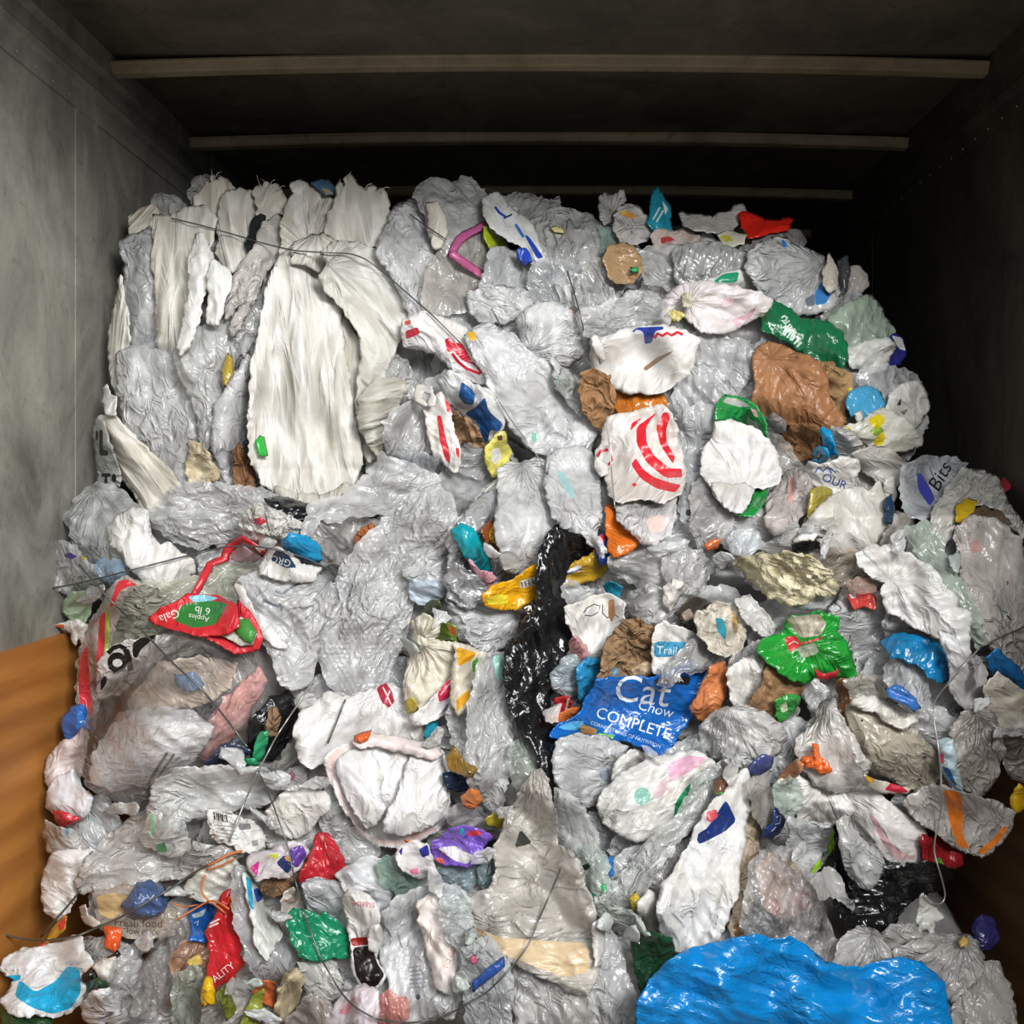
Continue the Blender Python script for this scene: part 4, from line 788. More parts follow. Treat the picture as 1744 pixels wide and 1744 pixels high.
I('plastic_bag', 'round white bag gathered at its foot below the green packet', 'bag', 'bag', '#e9e7e7', '1220,720 1245,716 1275,728 1307,750 1320,770 1327,800 1324,822 1300,832 1275,827 1272,845 1264,870 1245,867 1220,847 1213,827 1196,808 1198,780 1213,745', fan='1262,835', amp=1.3, puff=.65, maxT=.12,
  kids=[('gathered_end', 'bag', '#dedbdc', '1215,825 1240,826 1268,826 1280,835 1272,855 1262,872 1245,868 1225,850', {'freq': 2.2, 'amp': 1.3})])
# ================================================================== lower bale, side with the plywood panel
I('plastic_film', 'wide clear film heap against the metal wall above the plywood', 'film', 'film', '#c5cbcc', '130,850 150,830 190,825 215,840 240,870 247,900 237,940 215,972 190,987 150,962 128,922 113,890', fan='160,830', amp=1.2)
I('plastic_film', 'clear crinkled film with purple flecks touching the metal wall', 'film', 'film', '#d4d5d6', '65,965 85,940 100,925 125,930 137,950 162,965 178,985 150,1007 115,1012 83,1002', freq=1.5, amp=1.3, prints=[('printed_patch', '#5a3f9a', '108,946 118,940 132,948 120,953'), ('printed_patch', '#c8b040', '138,948 150,944 150,950 140,954')])
I('film_scrap', 'blue-tinted film bits behind the white crumpled bag at the wall', 'film', 'film', '#6f9ab8', '163,965 180,952 205,958 220,975 212,995 185,992 168,982')
I('plastic_bag', 'pale green knotted bag against the metal wall', 'bag', 'bag', '#bcd6b2', '111,1025 125,1010 145,1010 154,1025 152,1045 140,1060 122,1057 111,1042', puff=.7, freq=1.4)
I('plastic_bag', 'shredded white scrap with an orange tip above the plywood edge', 'bag', 'bag', '#e4e2dc', '93,1065 110,1061 130,1057 150,1063 145,1082 140,1100 134,1085 128,1098 122,1078 112,1072', rag=2.2, prints=[('printed_patch', '#e0622c', '94,1064 109,1063 110,1070 95,1071')])
I('plastic_bag', 'white crumpled bag over the grey film shelf near the wall', 'bag', 'bag', '#efeeed', '198,885 225,866 250,871 252,900 272,930 287,925 302,940 327,955 332,977 302,987 270,1000 245,992 228,972 213,947 188,925 185,905', amp=1.2)
I('plastic_bag', 'crumpled white scrap with a tiny red print under the black hollow', 'bag', 'paper', '#e0deda', '410,890 425,869 440,860 460,868 490,883 510,895 502,914 470,917 440,924 418,914', freq=1.7, amp=1.3, prints=[('printed_patch', '#c83a4e', '433,883 446,881 455,888 446,894 434,893')])
I('plastic_bag', 'bright blue cap of film beside the navy lettered patch', 'bag', 'gloss', '#1d90cc', '480,922 495,911 520,916 542,932 546,952 530,956 510,947 488,937', puff=.6)
AB = I('plastic_bag', 'clear apple bag with red border and green print, upside down', 'bag', 'film', '#bcc3a6', '198,997 230,990 300,990 342,985 392,960 432,960 447,990 445,1040 440,1085 430,1100 380,1102 300,1112 240,1142 200,1152 178,1142 173,1080 183,1030', amp=.8, puff=.2,
  kids=[('border', 'print', '#cf2c36', '403,916 412,911 424,918 440,929 457,942 447,950 428,936 412,926 396,940 390,955 364,964 345,1003 326,1038 311,1042 330,1002 352,957 376,947 382,930', {'flat': True, 'amp': .4}),
        ('window', 'haze', '#d8a0aa', '392,952 398,940 412,928 428,938 444,951 436,958 405,958', {'flat': True, 'amp': .4})])
I('plastic_bag', 'clear strip bag edged in red and lime along the plywood', 'bag', 'film', '#b9a89e', '200,990 215,985 237,995 217,1005 202,1030 192,1080 182,1130 174,1160 167,1200 157,1237 145,1247 134,1215 131,1170 137,1120 149,1080 169,1040 184,1010', fold=100, puff=.4,
  prints=[('stripe', '#cd3845', '138,1115 150,1098 154,1180 161,1222 149,1240 137,1205 133,1165'), ('stripe', '#d23a44', '170,1050 180,1040 177,1110 170,1158 161,1165 165,1110'), ('stripe', '#93ac3c', '181,1038 187,1042 184,1120 178,1128'), ('stripe', '#cf2f3a', '200,991 215,986 234,996 215,1000 203,1008 192,1034 186,1032')])
I('plastic_film', 'hazy film with bold black letters between the apple bag and the filled bag', 'film', 'haze', '#cbc2bb', '165,1130 200,1100 260,1085 310,1073 322,1090 282,1112 242,1142 202,1182 170,1192', puff=.2, amp=.5, h=3.2,
  prints=[('lettering', '#0c0c0d', 'E:200,1128,17,17 | E:200,1129,8.5,7'), ('lettering', '#0c0c0d', 'S:10:214,1106 219,1122 223,1142'), ('lettering', '#0c0c0d', 'S:8:184,1113 192,1104 204,1100 215,1106'), ('lettering', '#0c0c0d', '226,1096 240,1086 252,1086 263,1076 266,1084 252,1096 240,1106 232,1122 226,1116'), ('lettering', '#0c0c0d', 'S:9:268,1078 284,1072 302,1068'), ('lettering', '#0c0c0d', '171,1160 180,1150 182,1162 172,1178')])
I('plastic_bag', 'small blue bag squeezed against the plywood panel', 'bag', 'gloss', '#2a6ec6', '111,1247 108,1225 121,1207 139,1204 152,1225 150,1242 136,1252 120,1264', puff=.7, freq=1.4)
I('plastic_bag', 'pinkish white bag below the small blue bag', 'bag', 'bag', '#eadee0', '98,1275 110,1263 125,1260 141,1244 150,1255 142,1290 137,1312 122,1332 110,1352 90,1352 80,1330 82,1295')
I('plastic_bag', 'lilac white bag on the pinkish white bag by the plywood', 'bag', 'bag', '#dfdfe6', '83,1350 100,1323 125,1313 142,1333 154,1360 147,1387 125,1395 100,1387 80,1375', prints=[('lettering', '#20242c', 'S:5:138,1322 142,1338 150,1346')])
I('plastic_sheet', 'red plastic sheet corner by the plywood panel', 'sheet', 'gloss', '#cc2f3b', '90,1379 110,1384 137,1395 120,1404 103,1409 94,1396', puff=.3)
I('plastic_film', 'grimy film rag against the plywood below the red corner', 'film', 'haze', '#c4c0b8', '78,1400 100,1410 130,1423 152,1440 142,1457 110,1462 86,1447 75,1420', rag=2, prints=[('printed_patch', '#6a9ab4', '112,1408 118,1412 116,1425 110,1420')])
I('plastic_bag', 'smooth white balled bag standing by the plywood panel', 'bag', 'bag', '#eae9e9', '93,1455 115,1450 152,1448 147,1480 132,1500 127,1532 100,1568 83,1557 74,1520 76,1485', puff=.6)
# things seen through the big filled bag
I('plastic_bag', 'pink bag seen inside the big clear filled bag', 'bag', 'bag', '#f2a8a2', '328,1280 358,1230 398,1180 440,1138 453,1160 422,1222 382,1267 350,1292', puff=.4, fold=130)
I('paper_bag', 'tan wad seen inside the big clear filled bag', 'bag', 'bag', '#dccab8', '228,1182 270,1130 340,1118 402,1130 392,1172 330,1202 270,1212 233,1212', puff=.4)
I('packet_scrap', 'blue scrap seen inside the big clear filled bag', 'packet', 'bag', '#6f90ba', '298,1150 330,1143 347,1165 327,1177 303,1170', puff=.4)
I('packet_scrap', 'violet oval scrap seen inside the big clear filled bag', 'packet', 'gloss', '#544a80', '261,1218 275,1211 290,1222 279,1228', puff=.3)
I('plastic_bag', 'white bag seen inside the big clear filled bag', 'bag', 'bag', '#fbfcff', '158,1290 190,1240 250,1208 322,1210 362,1240 332,1292 262,1332 190,1347 158,1330', puff=.5)
I('plastic_bag', 'big clear bag stuffed full of other bags beside the plywood', 'bag', 'clear', '#f0eeee', '300,1085 340,1078 370,1085 420,1100 457,1120 472,1150 467,1190 442,1232 402,1272 362,1302 302,1332 262,1352 215,1365 178,1357 148,1332 132,1300 137,1260 157,1200 187,1160 228,1130 263,1100', puff=.5, fold=140, maxT=.07, amp=1.2, fan='200,1340',
  prints=[('lettering', '#6e6a66', 'S:5:243,1352 262,1318 285,1282'), ('lettering', '#6e6a66', 'S:4:254,1352 272,1320 297,1284')])
I('film_scrap', 'black sheet painting the shaded hollow below the filled bag', 'film', 'gloss', '#19191b', '428,1230 460,1190 490,1178 507,1200 497,1250 462,1292 428,1292')  # dark hole between the bags, its shade painted as a sheet
I('film_scrap', 'navy and grey film shreds under the filled bag', 'film', 'gloss', '#343a50', '350,1300 375,1275 405,1262 425,1280 410,1305 380,1318', freq=1.8)
I('paper_bag', 'pointed brown paper scrap standing in the black hollow', 'bag', 'paper', '#96765c', '451,1235 459,1210 468,1204 478,1222 471,1252 456,1254', fold=80)
I('plastic_bag', 'bright green film wisp beside the brown pointed scrap', 'bag', 'gloss', '#2f9f6c', '433,1272 443,1248 455,1246 455,1268 448,1290 432,1300', kids=[('tail', 'gloss', '#2f9f6c', '398,1312 420,1292 434,1294 440,1302 430,1314', {})])
I('plastic_film', 'beige-grey film sheets with faded lettering left of the bubble wrap', 'film', 'haze', '#c9c9ca', '403,990 440,975 490,970 550,985 572,1000 562,1040 542,1080 537,1120 532,1165 500,1174 478,1167 468,1120 443,1080 418,1040', fold=70, amp=1.2, fan='560,990',
  prints=[('lettering', '#7f8a94', 'S:3:435,1008 437,1016 442,1010'), ('lettering', '#7f8a94', 'S:4:468,1006 480,1012 498,1000 512,992'), ('lettering', '#69737c', 'S:5:448,1022 465,1030 480,1034'), ('lettering', '#69737c', 'S:4:476,1028 480,1040')],
  kids=[('folded_edge', 'bag', '#e8e8e8', '399,995 412,1000 440,1050 480,1095 489,1101 470,1097 438,1080 413,1040', {'puff': .3, 'amp': .6})])
AO = np.array(AB.location)
for kn, kc, kp in (('label_flap', '#cf2f38', '338,1080 370,1070 402,1060 405,1022 425,1038 441,1065 449,1085 442,1107 420,1113 400,1115 376,1100'), ('label_window', '#dfe6da', '375,1081 398,1068 408,1048 424,1058 438,1080 430,1099 410,1101 392,1091'), ('leaf_print', '#3d8838', '400,1057 422,1052 438,1076 430,1096 416,1092 402,1077')):
    piece(kn, 'print', kc, kp, parent=AB, origin=AO, flat=True, amp=.4)
piece('printed_label', 'print', '#cf2831', '256,1056 275,1038 300,1029 320,1014 370,1017 402,1033 405,1066 386,1077 340,1081 290,1068', parent=AB, origin=AO, puff=.15, amp=.6, h=3.0,
  prints=[('green_panel', '#2c7a34', '300,1042 315,1028 360,1023 388,1027 378,1046 366,1064 330,1070 297,1057'), ('blue_panel', '#7fc2e0', '320,1016 345,1012 372,1018 362,1023 330,1026'),
          ('lettering', '#f0f0ea', ('6 lb', 359, 1036, 18, 188)), ('lettering', '#f0f0ea', ('Apples', 357, 1051, 13, 190)), ('lettering', '#f2eee8', ('Gala', 303, 1037, 20, 160))])
I('plastic_bag', 'white scrap with a navy patch reading upside down', 'bag', 'bag', '#e2e3e4', '443,977 465,933 490,943 512,965 547,968 532,987 480,987', amp=.6, prints=[('navy_panel', '#1d3858', '459,953 472,935 491,945 506,967 485,967'), ('lettering', '#e8eaec', ('GRO', 497, 955, 17, 196))])
I('plastic_film', 'cloudy film strand twisting down over the open white bag', 'film', 'film', '#cfccbe', '580,1180 592,1190 562,1222 532,1252 502,1287 482,1332 465,1337 468,1305 493,1270 528,1225', fold=125)
# film tube and sheets across
I('plastic_film', 'broad smooth film sheet lying across the lower bale', 'film', 'haze', '#beb8b2', '128,1502 150,1460 190,1420 230,1390 265,1368 300,1420 340,1440 400,1440 425,1447 390,1472 330,1487 260,1502 180,1517 138,1520', fold=160, puff=.25)
I('plastic_film', 'flat clear film sleeve end below the filled bag', 'film', 'haze', '#c1c3bf', '268,1330 300,1310 350,1308 400,1308 455,1309 472,1340 464,1366 420,1377 370,1387 330,1392 290,1402 265,1422 253,1380', fold=8, puff=.3)
I('plastic_film', 'crumpled film with green flecks on the broad film sheet', 'film', 'film', '#d2d8cf', '238,1420 255,1395 270,1380 290,1368 312,1390 317,1420 322,1447 300,1454 275,1452 248,1437', freq=1.6, amp=1.2, prints=[('printed_patch', '#44a264', '263,1440 280,1434 285,1450 268,1452'), ('printed_patch', '#7fb48c', '255,1390 262,1384 264,1420 258,1425')])
I('paper_label', 'white shipping label with a barcode stuck on clear film', 'label', 'paper', '#f0efec', '355,1379 375,1382 405,1391 432,1400 447,1425 450,1442 430,1452 405,1442 375,1432 361,1420 356,1400', puff=.12, amp=.6, h=3.0,
  prints=[('barcode_bars', '#1c1c1e', 'S:%.1f:%d,%d %d,%d' % (w, x, 1383 + (x - 362) * .25, x + 2, 1396 + (x - 362) * .25)) for x, w in ((364, 2.4), (368, 1.4), (371, 2.4), (375, 1.4), (378, 2.6), (382, 1.4), (385, 2.0))] +
         [('lettering', '#8a8a8c', 'S:1.5:%d,%d %d,%d' % (366 + k, 1405 + 6 * k, 400 + 2 * k, 1409 + 7 * k)) for k in range(4)] + [('lettering', '#77787a', '405,1404 426,1402 428,1412 408,1414'), ('lettering', '#8a8a8c', '428,1432 440,1430 440,1440 430,1442')])
I('plastic_bag', 'soft white crumpled bag beside the film sleeve end', 'bag', 'bag', '#e3e1dd', '455,1382 480,1355 505,1341 530,1343 557,1355 560,1377 542,1392 527,1412 500,1424 473,1417', puff=.6, fold=60)
I('film_scrap', 'clear film twist with a maroon printed rose above the soft white bag', 'film', 'film', '#b0aca8', '480,1330 495,1310 515,1308 522,1325 510,1342 488,1344', prints=[('printed_patch', '#94606a', 'E:496,1322,7,8')])
# ------------------------------------------------------------------ open white bag and its neighbours
I('plastic_bag', 'pinched white bag neck with a maroon emblem above the open white bag', 'bag', 'bag', '#ebe9ea', '503,1242 520,1205 560,1180 600,1190 640,1176 660,1166 685,1180 707,1215 727,1262 692,1277 640,1262 600,1267 560,1292 530,1307 510,1290', fan='655,1160', amp=1.2,
  prints=[('emblem', '#a8283c', '641,1172 656,1161 668,1178 672,1195 662,1206 650,1196'), ('emblem_mark', '#e8e0e0', 'S:2.5:652,1170 660,1186 666,1200'), ('emblem_mark', '#e8e0e0', 'S:2.5:664,1176 658,1192')])
I('plastic_bag', 'open-mouthed white bag with a blushed hem and orange tabs', 'bag', 'bag', '#f1f1f4', '556,1292 575,1275 600,1262 630,1252 680,1262 720,1260 747,1275 760,1300 764,1340 760,1390 747,1412 717,1428 687,1440 645,1440 613,1417 588,1377 562,1330', puff=.3, fold=75, amp=.7, freq=.8, h=3.6,
  prints=[('hem', '#efd6d4', '556,1292 575,1275 600,1262 612,1259 610,1268 586,1280 574,1296 572,1325 588,1362 606,1398 632,1426 660,1430 690,1428 735,1408 747,1412 717,1428 687,1440 645,1440 613,1417 588,1377 562,1330')],
  kids=[('front_lobe', 'bag', '#f0f0f4', '575,1300 590,1285 612,1278 630,1282 642,1300 650,1325 645,1350 655,1380 640,1400 625,1410 605,1385 588,1350 578,1322', {'puff': .55, 'fold': 80, 'amp': .8}),
        ('side_lobe', 'bag', '#f1f1f4', '700,1290 725,1280 748,1285 758,1315 760,1360 752,1395 715,1415 680,1422 655,1415 662,1385 676,1360 684,1335 692,1310', {'puff': .45, 'fold': 100, 'amp': .7}),
        ('rim', 'bag', '#f2e4e4', '600,1264 630,1250 665,1256 700,1262 735,1266 752,1285 738,1292 705,1284 670,1276 640,1266 615,1272', {'puff': .6, 'fold': 10, 'amp': .6}),
        ('tab', 'print', '#e4622a', '603,1253 618,1246 633,1243 631,1251 627,1261 615,1266 603,1261', {'flat': True, 'amp': .3}), ('tab', 'print', '#e4622a', '687,1430 700,1431 716,1436 713,1445 697,1443', {'flat': True, 'amp': .3})])
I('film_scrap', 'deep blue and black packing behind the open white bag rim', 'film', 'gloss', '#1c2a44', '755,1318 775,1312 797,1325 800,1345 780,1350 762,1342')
I('packet_scrap', 'teal scrap above the open white bag rim', 'packet', 'gloss', '#1f8fa8', '722,1256 726,1235 736,1220 746,1214 745,1235 738,1258')
I('plastic_bag', 'dark olive leafy wrapper under the bubble wrap edge', 'packet', 'gloss', '#46573a', '713,1060 718,1040 735,1022 748,1025 745,1045 738,1062')
I('snack_packet', 'green snack wrapper corner behind the cream tied bag', 'packet', 'gloss', '#6d8a35', '728,1090 740,1075 760,1060 777,1068 778,1094 750,1097', prints=[('printed_patch', '#b0532f', '762,1064 776,1070 777,1082 768,1080'), ('printed_patch', '#c4cc98', 'S:3:736,1090 752,1089 772,1088')])
I('plastic_bag', 'cream bag tied with a knot beside the bubble wrap', 'bag', 'bag', '#e8e2d0', '703,1060 720,1048 747,1060 747,1075 737,1090 760,1097 777,1094 778,1120 770,1152 747,1177 717,1202 693,1197 690,1170 698,1130 710,1100 703,1085', fan='714,1093', amp=1.2, puff=.6,
  kids=[('knot', 'bag', '#e9e2cc', '704,1088 714,1083 726,1088 728,1098 716,1106 706,1100', {'freq': 2})])
I('packet_scrap', 'yellow flowered scrap under the cream tied bag', 'packet', 'gloss', '#a8963c', '688,1200 700,1188 710,1195 708,1212 694,1215', freq=1.8)
I('plastic_bag', 'white bag corner with crimson lettering below the cream tied bag', 'bag', 'bag', '#ebe9e9', '698,1222 720,1205 745,1185 760,1165 777,1150 780,1180 767,1207 740,1222 720,1232 703,1234', fold=130, prints=[('lettering', '#cf3150', '745,1181 757,1163 775,1152 777,1172 762,1190 748,1196'), ('lettering', '#ecd6da', 'S:2:750,1184 766,1164'), ('lettering', '#3a4468', 'S:2:766,1188 774,1176')])
I('film_scrap', 'dim clear film between the crimson lettering and the long sleeve', 'film', 'film', '#9b9e9a', '765,1190 785,1180 812,1200 815,1260 808,1305 785,1290 768,1240')
I('snack_packet', 'white and orange printed bag beside the long clear sleeve', 'packet', 'bag', '#dbd3c4', '776,1098 800,1103 824,1113 817,1140 802,1162 797,1192 780,1217 770,1190 774,1150', prints=[('printed_patch', '#e2a02a', '777,1101 812,1112 805,1123 780,1136'), ('printed_patch', '#e2a02a', '777,1190 800,1174 801,1190 778,1214'), ('printed_patch', '#4f9a40', '804,1126 820,1118 815,1140 805,1146')])
I('plastic_film', 'long clear film sleeve hanging beside the black strip', 'film', 'film', '#c7cac8', '813,1130 835,1113 862,1110 868,1150 872,1220 870,1280 862,1332 852,1372 842,1388 813,1362 798,1330 800,1260 803,1190', fold=92, puff=.5, amp=1.2, prints=[('printed_patch', '#8fc0b6', '838,1118 858,1114 862,1160 846,1158')])
I('film_scrap', 'golden brown scraps beside the open white bag', 'packet', 'gloss', '#8a6a2a', '760,1290 772,1270 790,1295 812,1310 805,1322 780,1318 764,1310', freq=1.8)
I('plastic_film', 'sage green film fold at the foot of the black strip', 'film', 'film', '#92a490', '868,1275 890,1258 907,1280 918,1310 907,1347 880,1348 867,1310', fold=80)
I('plastic_film', 'long black film strip hanging down the middle of the pile', 'film', 'gloss', '#141517', '940,905 950,895 960,925 970,960 960,985 958,1010 970,1025 985,1042 965,1048 973,1062 970,1100 953,1130 948,1160 934,1190 934,1225 948,1260 943,1290 951,1340 944,1364 930,1332 913,1272 883,1242 868,1200 860,1150 866,1095 878,1088 888,1060 908,1045 918,1030 915,980 920,940 928,925', fold=85, amp=1.4, puff=.35, freq=1.3, maxT=.035)
# ================================================================== lower bale, shaded side
I('film_scrap', 'clear film ring beside the black strip', 'film', 'film', '#bec0c2', '955,1000 968,986 985,990 997,1008 990,1028 970,1030 958,1018', puff=.6)
I('packet_scrap', 'teal film scrap above the white bag with thin lettering', 'packet', 'gloss', '#1f88aa', '1028,998 1040,990 1060,1000 1054,1017 1035,1014')
I('plastic_film', 'cloudy white film between the teal scrap and the trail packet', 'film', 'film', '#cbcbc9', '1073,1010 1100,998 1130,1005 1145,1030 1130,1055 1100,1062 1078,1045', puff=.5)
I('plastic_bag', 'white finger of bag poking up beside the cloudy white film', 'bag', 'bag', '#e0ddd7', '1128,1000 1145,986 1162,991 1165,1006 1152,1026 1142,1042 1128,1030', puff=.6)
I('film_scrap', 'dark tangled film shreds behind the white finger of bag', 'film', 'gloss', '#4a4440', '1150,1045 1175,1020 1205,1025 1225,1045 1205,1070 1175,1075', freq=1.8, prints=[('printed_patch', '#b0a090', '1160,1045 1175,1035 1182,1050 1168,1060')])
I('plastic_bag', 'white bag with two thin lettered loops beside the black strip', 'bag', 'bag', '#e6e4e2', '963,1035 990,1028 1010,1018 1040,1016 1062,1030 1060,1057 1050,1080 1027,1092 1022,1112 1010,1122 996,1114 993,1095 978,1080 968,1060', puff=.4, amp=.9, fan='1008,1115', h=3.2,
  prints=[('lettering', '#3c3c40', 'S:1.8:994,1044 1000,1035 1012,1029 1022,1032 1020,1042 1008,1049 996,1048'), ('lettering', '#3c3c40', 'S:1.8:1026,1028 1026,1044 1034,1052 1046,1046 1054,1052'), ('stain', '#a8764a', '1036,1022 1046,1020 1048,1045 1042,1060 1036,1050')])
I('film_scrap', 'dull red film between the black strip and the white lettered bag', 'film', 'film', '#b05058', '970,1095 980,1082 998,1098 1003,1118 992,1128 976,1115')
I('film_scrap', 'clear film with blue tint beside the cat food sack', 'film', 'haze', '#a9bcc4', '940,1150 958,1125 980,1118 992,1140 985,1180 962,1186 944,1170')
I('film_scrap', 'bright blue film shreds behind the cat food sack', 'film', 'gloss', '#2a86ba', '985,1140 1000,1122 1022,1128 1020,1160 1003,1185 985,1196', freq=1.8)
I('snack_packet', 'red and orange wrapper ends beside the cat food sack', 'packet', 'gloss', '#cc3038', '943,1190 966,1184 975,1195 968,1215 950,1212', prints=[('printed_patch', '#d8d8d8', '966,1190 970,1188 966,1210 962,1210')], kids=[('torn_end', 'gloss', '#c86a34', '930,1217 958,1214 975,1205 986,1205 982,1220 964,1230 932,1226', {})])
I('paper_bag', 'crumpled brown and tan paper bag above the cat food sack', 'bag', 'paper', '#97795a', '1043,1085 1060,1060 1085,1056 1107,1066 1117,1095 1118,1130 1112,1152 1075,1160 1038,1157 1020,1152 1028,1125', freq=1.5, amp=1.5, prints=[('printed_patch', '#c0a888', '1075,1140 1100,1125 1112,1130 1108,1148 1080,1154'), ('printed_patch', '#5f89ac', '1042,1140 1052,1136 1054,1150 1044,1152')])
I('snack_packet', 'white packet with a blue band of lettering above the cat food sack', 'packet', 'bag', '#e4e2de', '1113,1090 1117,1068 1130,1059 1165,1075 1183,1081 1172,1106 1147,1127 1126,1152 1114,1142 1111,1110', puff=.3, amp=.8, h=3.0, prints=[('blue_panel', '#4599c4', '1114,1092 1174,1094 1162,1108 1142,1119 1114,1119'), ('lettering', '#f2f4f4', ('Trail', 1118, 1113, 19, 3))])
I('pet_food_sack', 'blue cat food sack with white script lettering', 'sack', 'gloss', '#1060b8', '1018,1158 1060,1156 1115,1156 1165,1134 1214,1129 1210,1150 1192,1190 1167,1235 1142,1271 1126,1286 1110,1283 1080,1265 1040,1253 1000,1255 965,1258 938,1253 953,1236 975,1227 990,1213 1005,1185', puff=.16, amp=.9, fold=20, h=3.2, maxT=.04,
  prints=[('lettering', '#e9eef4', ('Cat', 1041, 1192, 66, 7, .12)), ('lettering', '#e3eaf2', ('Chow', 1084, 1207, 25, 15, .15)), ('lettering', '#f0f4f8', ('COMPLETE', 1013, 1221, 27, 17)), ('lettering', '#d4e2f0', ('CORNERSTONES OF NUTRITION', 1005, 1233, 8.5, 19)),
          ('printed_patch', '#57a8de', '950,1238 975,1228 996,1228 984,1244 962,1243'), ('badge', '#bb8a55', '988,1240 992,1233 1017,1242 1015,1252 990,1251'), ('badge', '#5ab43a', '1018,1248 1044,1252 1045,1258 1018,1257'), ('edge_strip', '#dfe8f0', '1206,1137 1211,1137 1192,1184 1180,1206 1187,1181'),
          ('black_tab', '#1c2026', '1113,1157 1150,1152 1177,1153 1173,1167 1150,1165 1118,1166'), ('lettering', '#f0f0f0', ('VA', 1148, 1163, 13, -4))])
I('plastic_film', 'grey film tongue lying across the top of the cat food sack', 'film', 'film', '#a19d95', '1120,1165 1130,1143 1160,1108 1185,1090 1212,1100 1224,1125 1202,1137 1165,1142 1140,1170', fold=130)
I('plastic_bag', 'orange film sleeve at the edge of the cat food sack', 'bag', 'gloss', '#cf7c4e', '1212,1137 1230,1129 1242,1150 1237,1180 1227,1207 1211,1230 1190,1224 1178,1205 1194,1180', fold=110, puff=.6)
I('plastic_bag', 'white crumpled ring of bag beside the orange film sleeve', 'bag', 'bag', '#e2e0dc', '1243,1140 1265,1123 1285,1118 1302,1130 1309,1150 1302,1182 1287,1202 1265,1206 1248,1192 1241,1165', freq=1.4, amp=1.3, dents=[(1272, 1160, 16, -.03)], prints=[('printed_patch', '#3a66c8', '1244,1122 1256,1116 1260,1126 1250,1130')])
I('paper_bag', 'grimy white crumple with teal marks above the ring of bag', 'bag', 'paper', '#d3cbbd', '1188,1045 1215,1028 1245,1028 1267,1045 1270,1075 1262,1102 1235,1114 1210,1107 1190,1080', freq=1.5, amp=1.4, prints=[('printed_patch', '#2b8aa2', '1218,1052 1232,1054 1238,1075 1235,1090 1222,1076'), ('printed_patch', '#b89a6c', '1245,1040 1258,1050 1256,1080 1248,1070')])
I('plastic_film', 'white twisted film beside the green candy packet', 'film', 'haze', '#d0ccc6', '1255,1020 1275,1015 1300,1040 1320,1068 1310,1085 1285,1070 1265,1045', fold=50)
I('paper_bag', 'brown crumpled sheet under the green candy packet', 'bag', 'paper', '#957352', '1288,1182 1310,1134 1340,1143 1367,1170 1357,1192 1337,1202 1325,1222 1305,1212 1278,1205', freq=1.3)
I('snack_packet', 'torn green candy packet with red lettering and grey scuffs', 'packet', 'gloss', '#1d8f30', '1350,1050 1395,1044 1427,1053 1422,1075 1432,1090 1447,1110 1458,1152 1440,1152 1415,1147 1392,1142 1370,1162 1345,1152 1315,1132 1293,1110 1298,1092 1330,1083', puff=.3, freq=1.2, amp=1.2, rag=1.8, fan='1375,1100',
  prints=[('scuffed_patch', '#b9b09e', '1340,1052 1395,1045 1408,1062 1398,1082 1365,1087 1348,1070'), ('lettering', '#c8363a', '1335,1086 1355,1082 1367,1098 1345,1112'), ('lettering', '#e8d8d0', 'S:2:1343,1098 1352,1092 1360,1096'), ('scuffed_patch', '#a8b09c', '1357,1104 1388,1094 1395,1112 1366,1122'), ('lettering', '#c8484a', 'S:4:1366,1096 1382,1092 1400,1086')],
  kids=[('torn_edge', 'gloss', '#b42a33', '1387,1138 1402,1149 1418,1146 1428,1138 1426,1152 1408,1160 1392,1155', {})])
I('snack_packet', 'small green wrapper below the torn green candy packet', 'packet', 'gloss', '#2f8c3c', '1320,1195 1340,1183 1362,1187 1352,1212 1332,1230 1320,1220', prints=[('printed_patch', '#b8c4a4', '1328,1202 1340,1195 1342,1210 1332,1214')])
I('plastic_film', 'milky film bundle spreading beneath the ring of bag', 'film', 'haze', '#c7c5bf', '1193,1237 1220,1213 1260,1203 1300,1213 1332,1240 1337,1257 1322,1282 1302,1297 1270,1302 1230,1292 1198,1277', fan='1240,1205', puff=.5)
I('plastic_film', 'small clear bubble of film below the milky bundle', 'film', 'haze', '#cdccc6', '1228,1295 1250,1288 1275,1300 1272,1322 1250,1331 1232,1318', puff=.7)
I('plastic_bag', 'dark indigo film dome below the milky bundle', 'bag', 'gloss', '#434a80', '1273,1311 1285,1294 1300,1285 1316,1291 1312,1307 1295,1320 1276,1322', puff=.6)
I('film_scrap', 'dusty brown film strip above the beige tied bag', 'film', 'gloss', '#785439', '1424,1165 1436,1158 1449,1190 1454,1215 1460,1242 1450,1255 1434,1247 1428,1215 1436,1198', fold=80, freq=1.4)
I('plastic_film', 'big beige stained film slope behind the beige tied bag', 'film', 'haze', '#c2b59d', '1443,1205 1470,1193 1510,1208 1552,1240 1592,1280 1612,1310 1602,1342 1570,1352 1530,1332 1490,1317 1468,1292 1453,1250', fold=45, puff=.4, prints=[('stain', '#4a4438', 'E:1468,1227,2,2.5'), ('stain', '#4a4438', 'E:1575,1290,3.5,3'), ('stain', '#4a4438', 'E:1566,1328,4,2'), ('stain', '#4a4438', 'E:1523,1312,2,2')])
I('plastic_film', 'taupe film behind the white torn flap', 'film', 'film', '#afa492', '1438,1160 1470,1145 1505,1155 1520,1180 1490,1195 1450,1192', fold=20)
I('plastic_sheet', 'white torn flap lying on the beige stained film', 'sheet', 'bag', '#e0dcd6', '1450,1198 1470,1188 1490,1188 1520,1203 1548,1218 1562,1228 1540,1240 1515,1232 1493,1210 1470,1206')
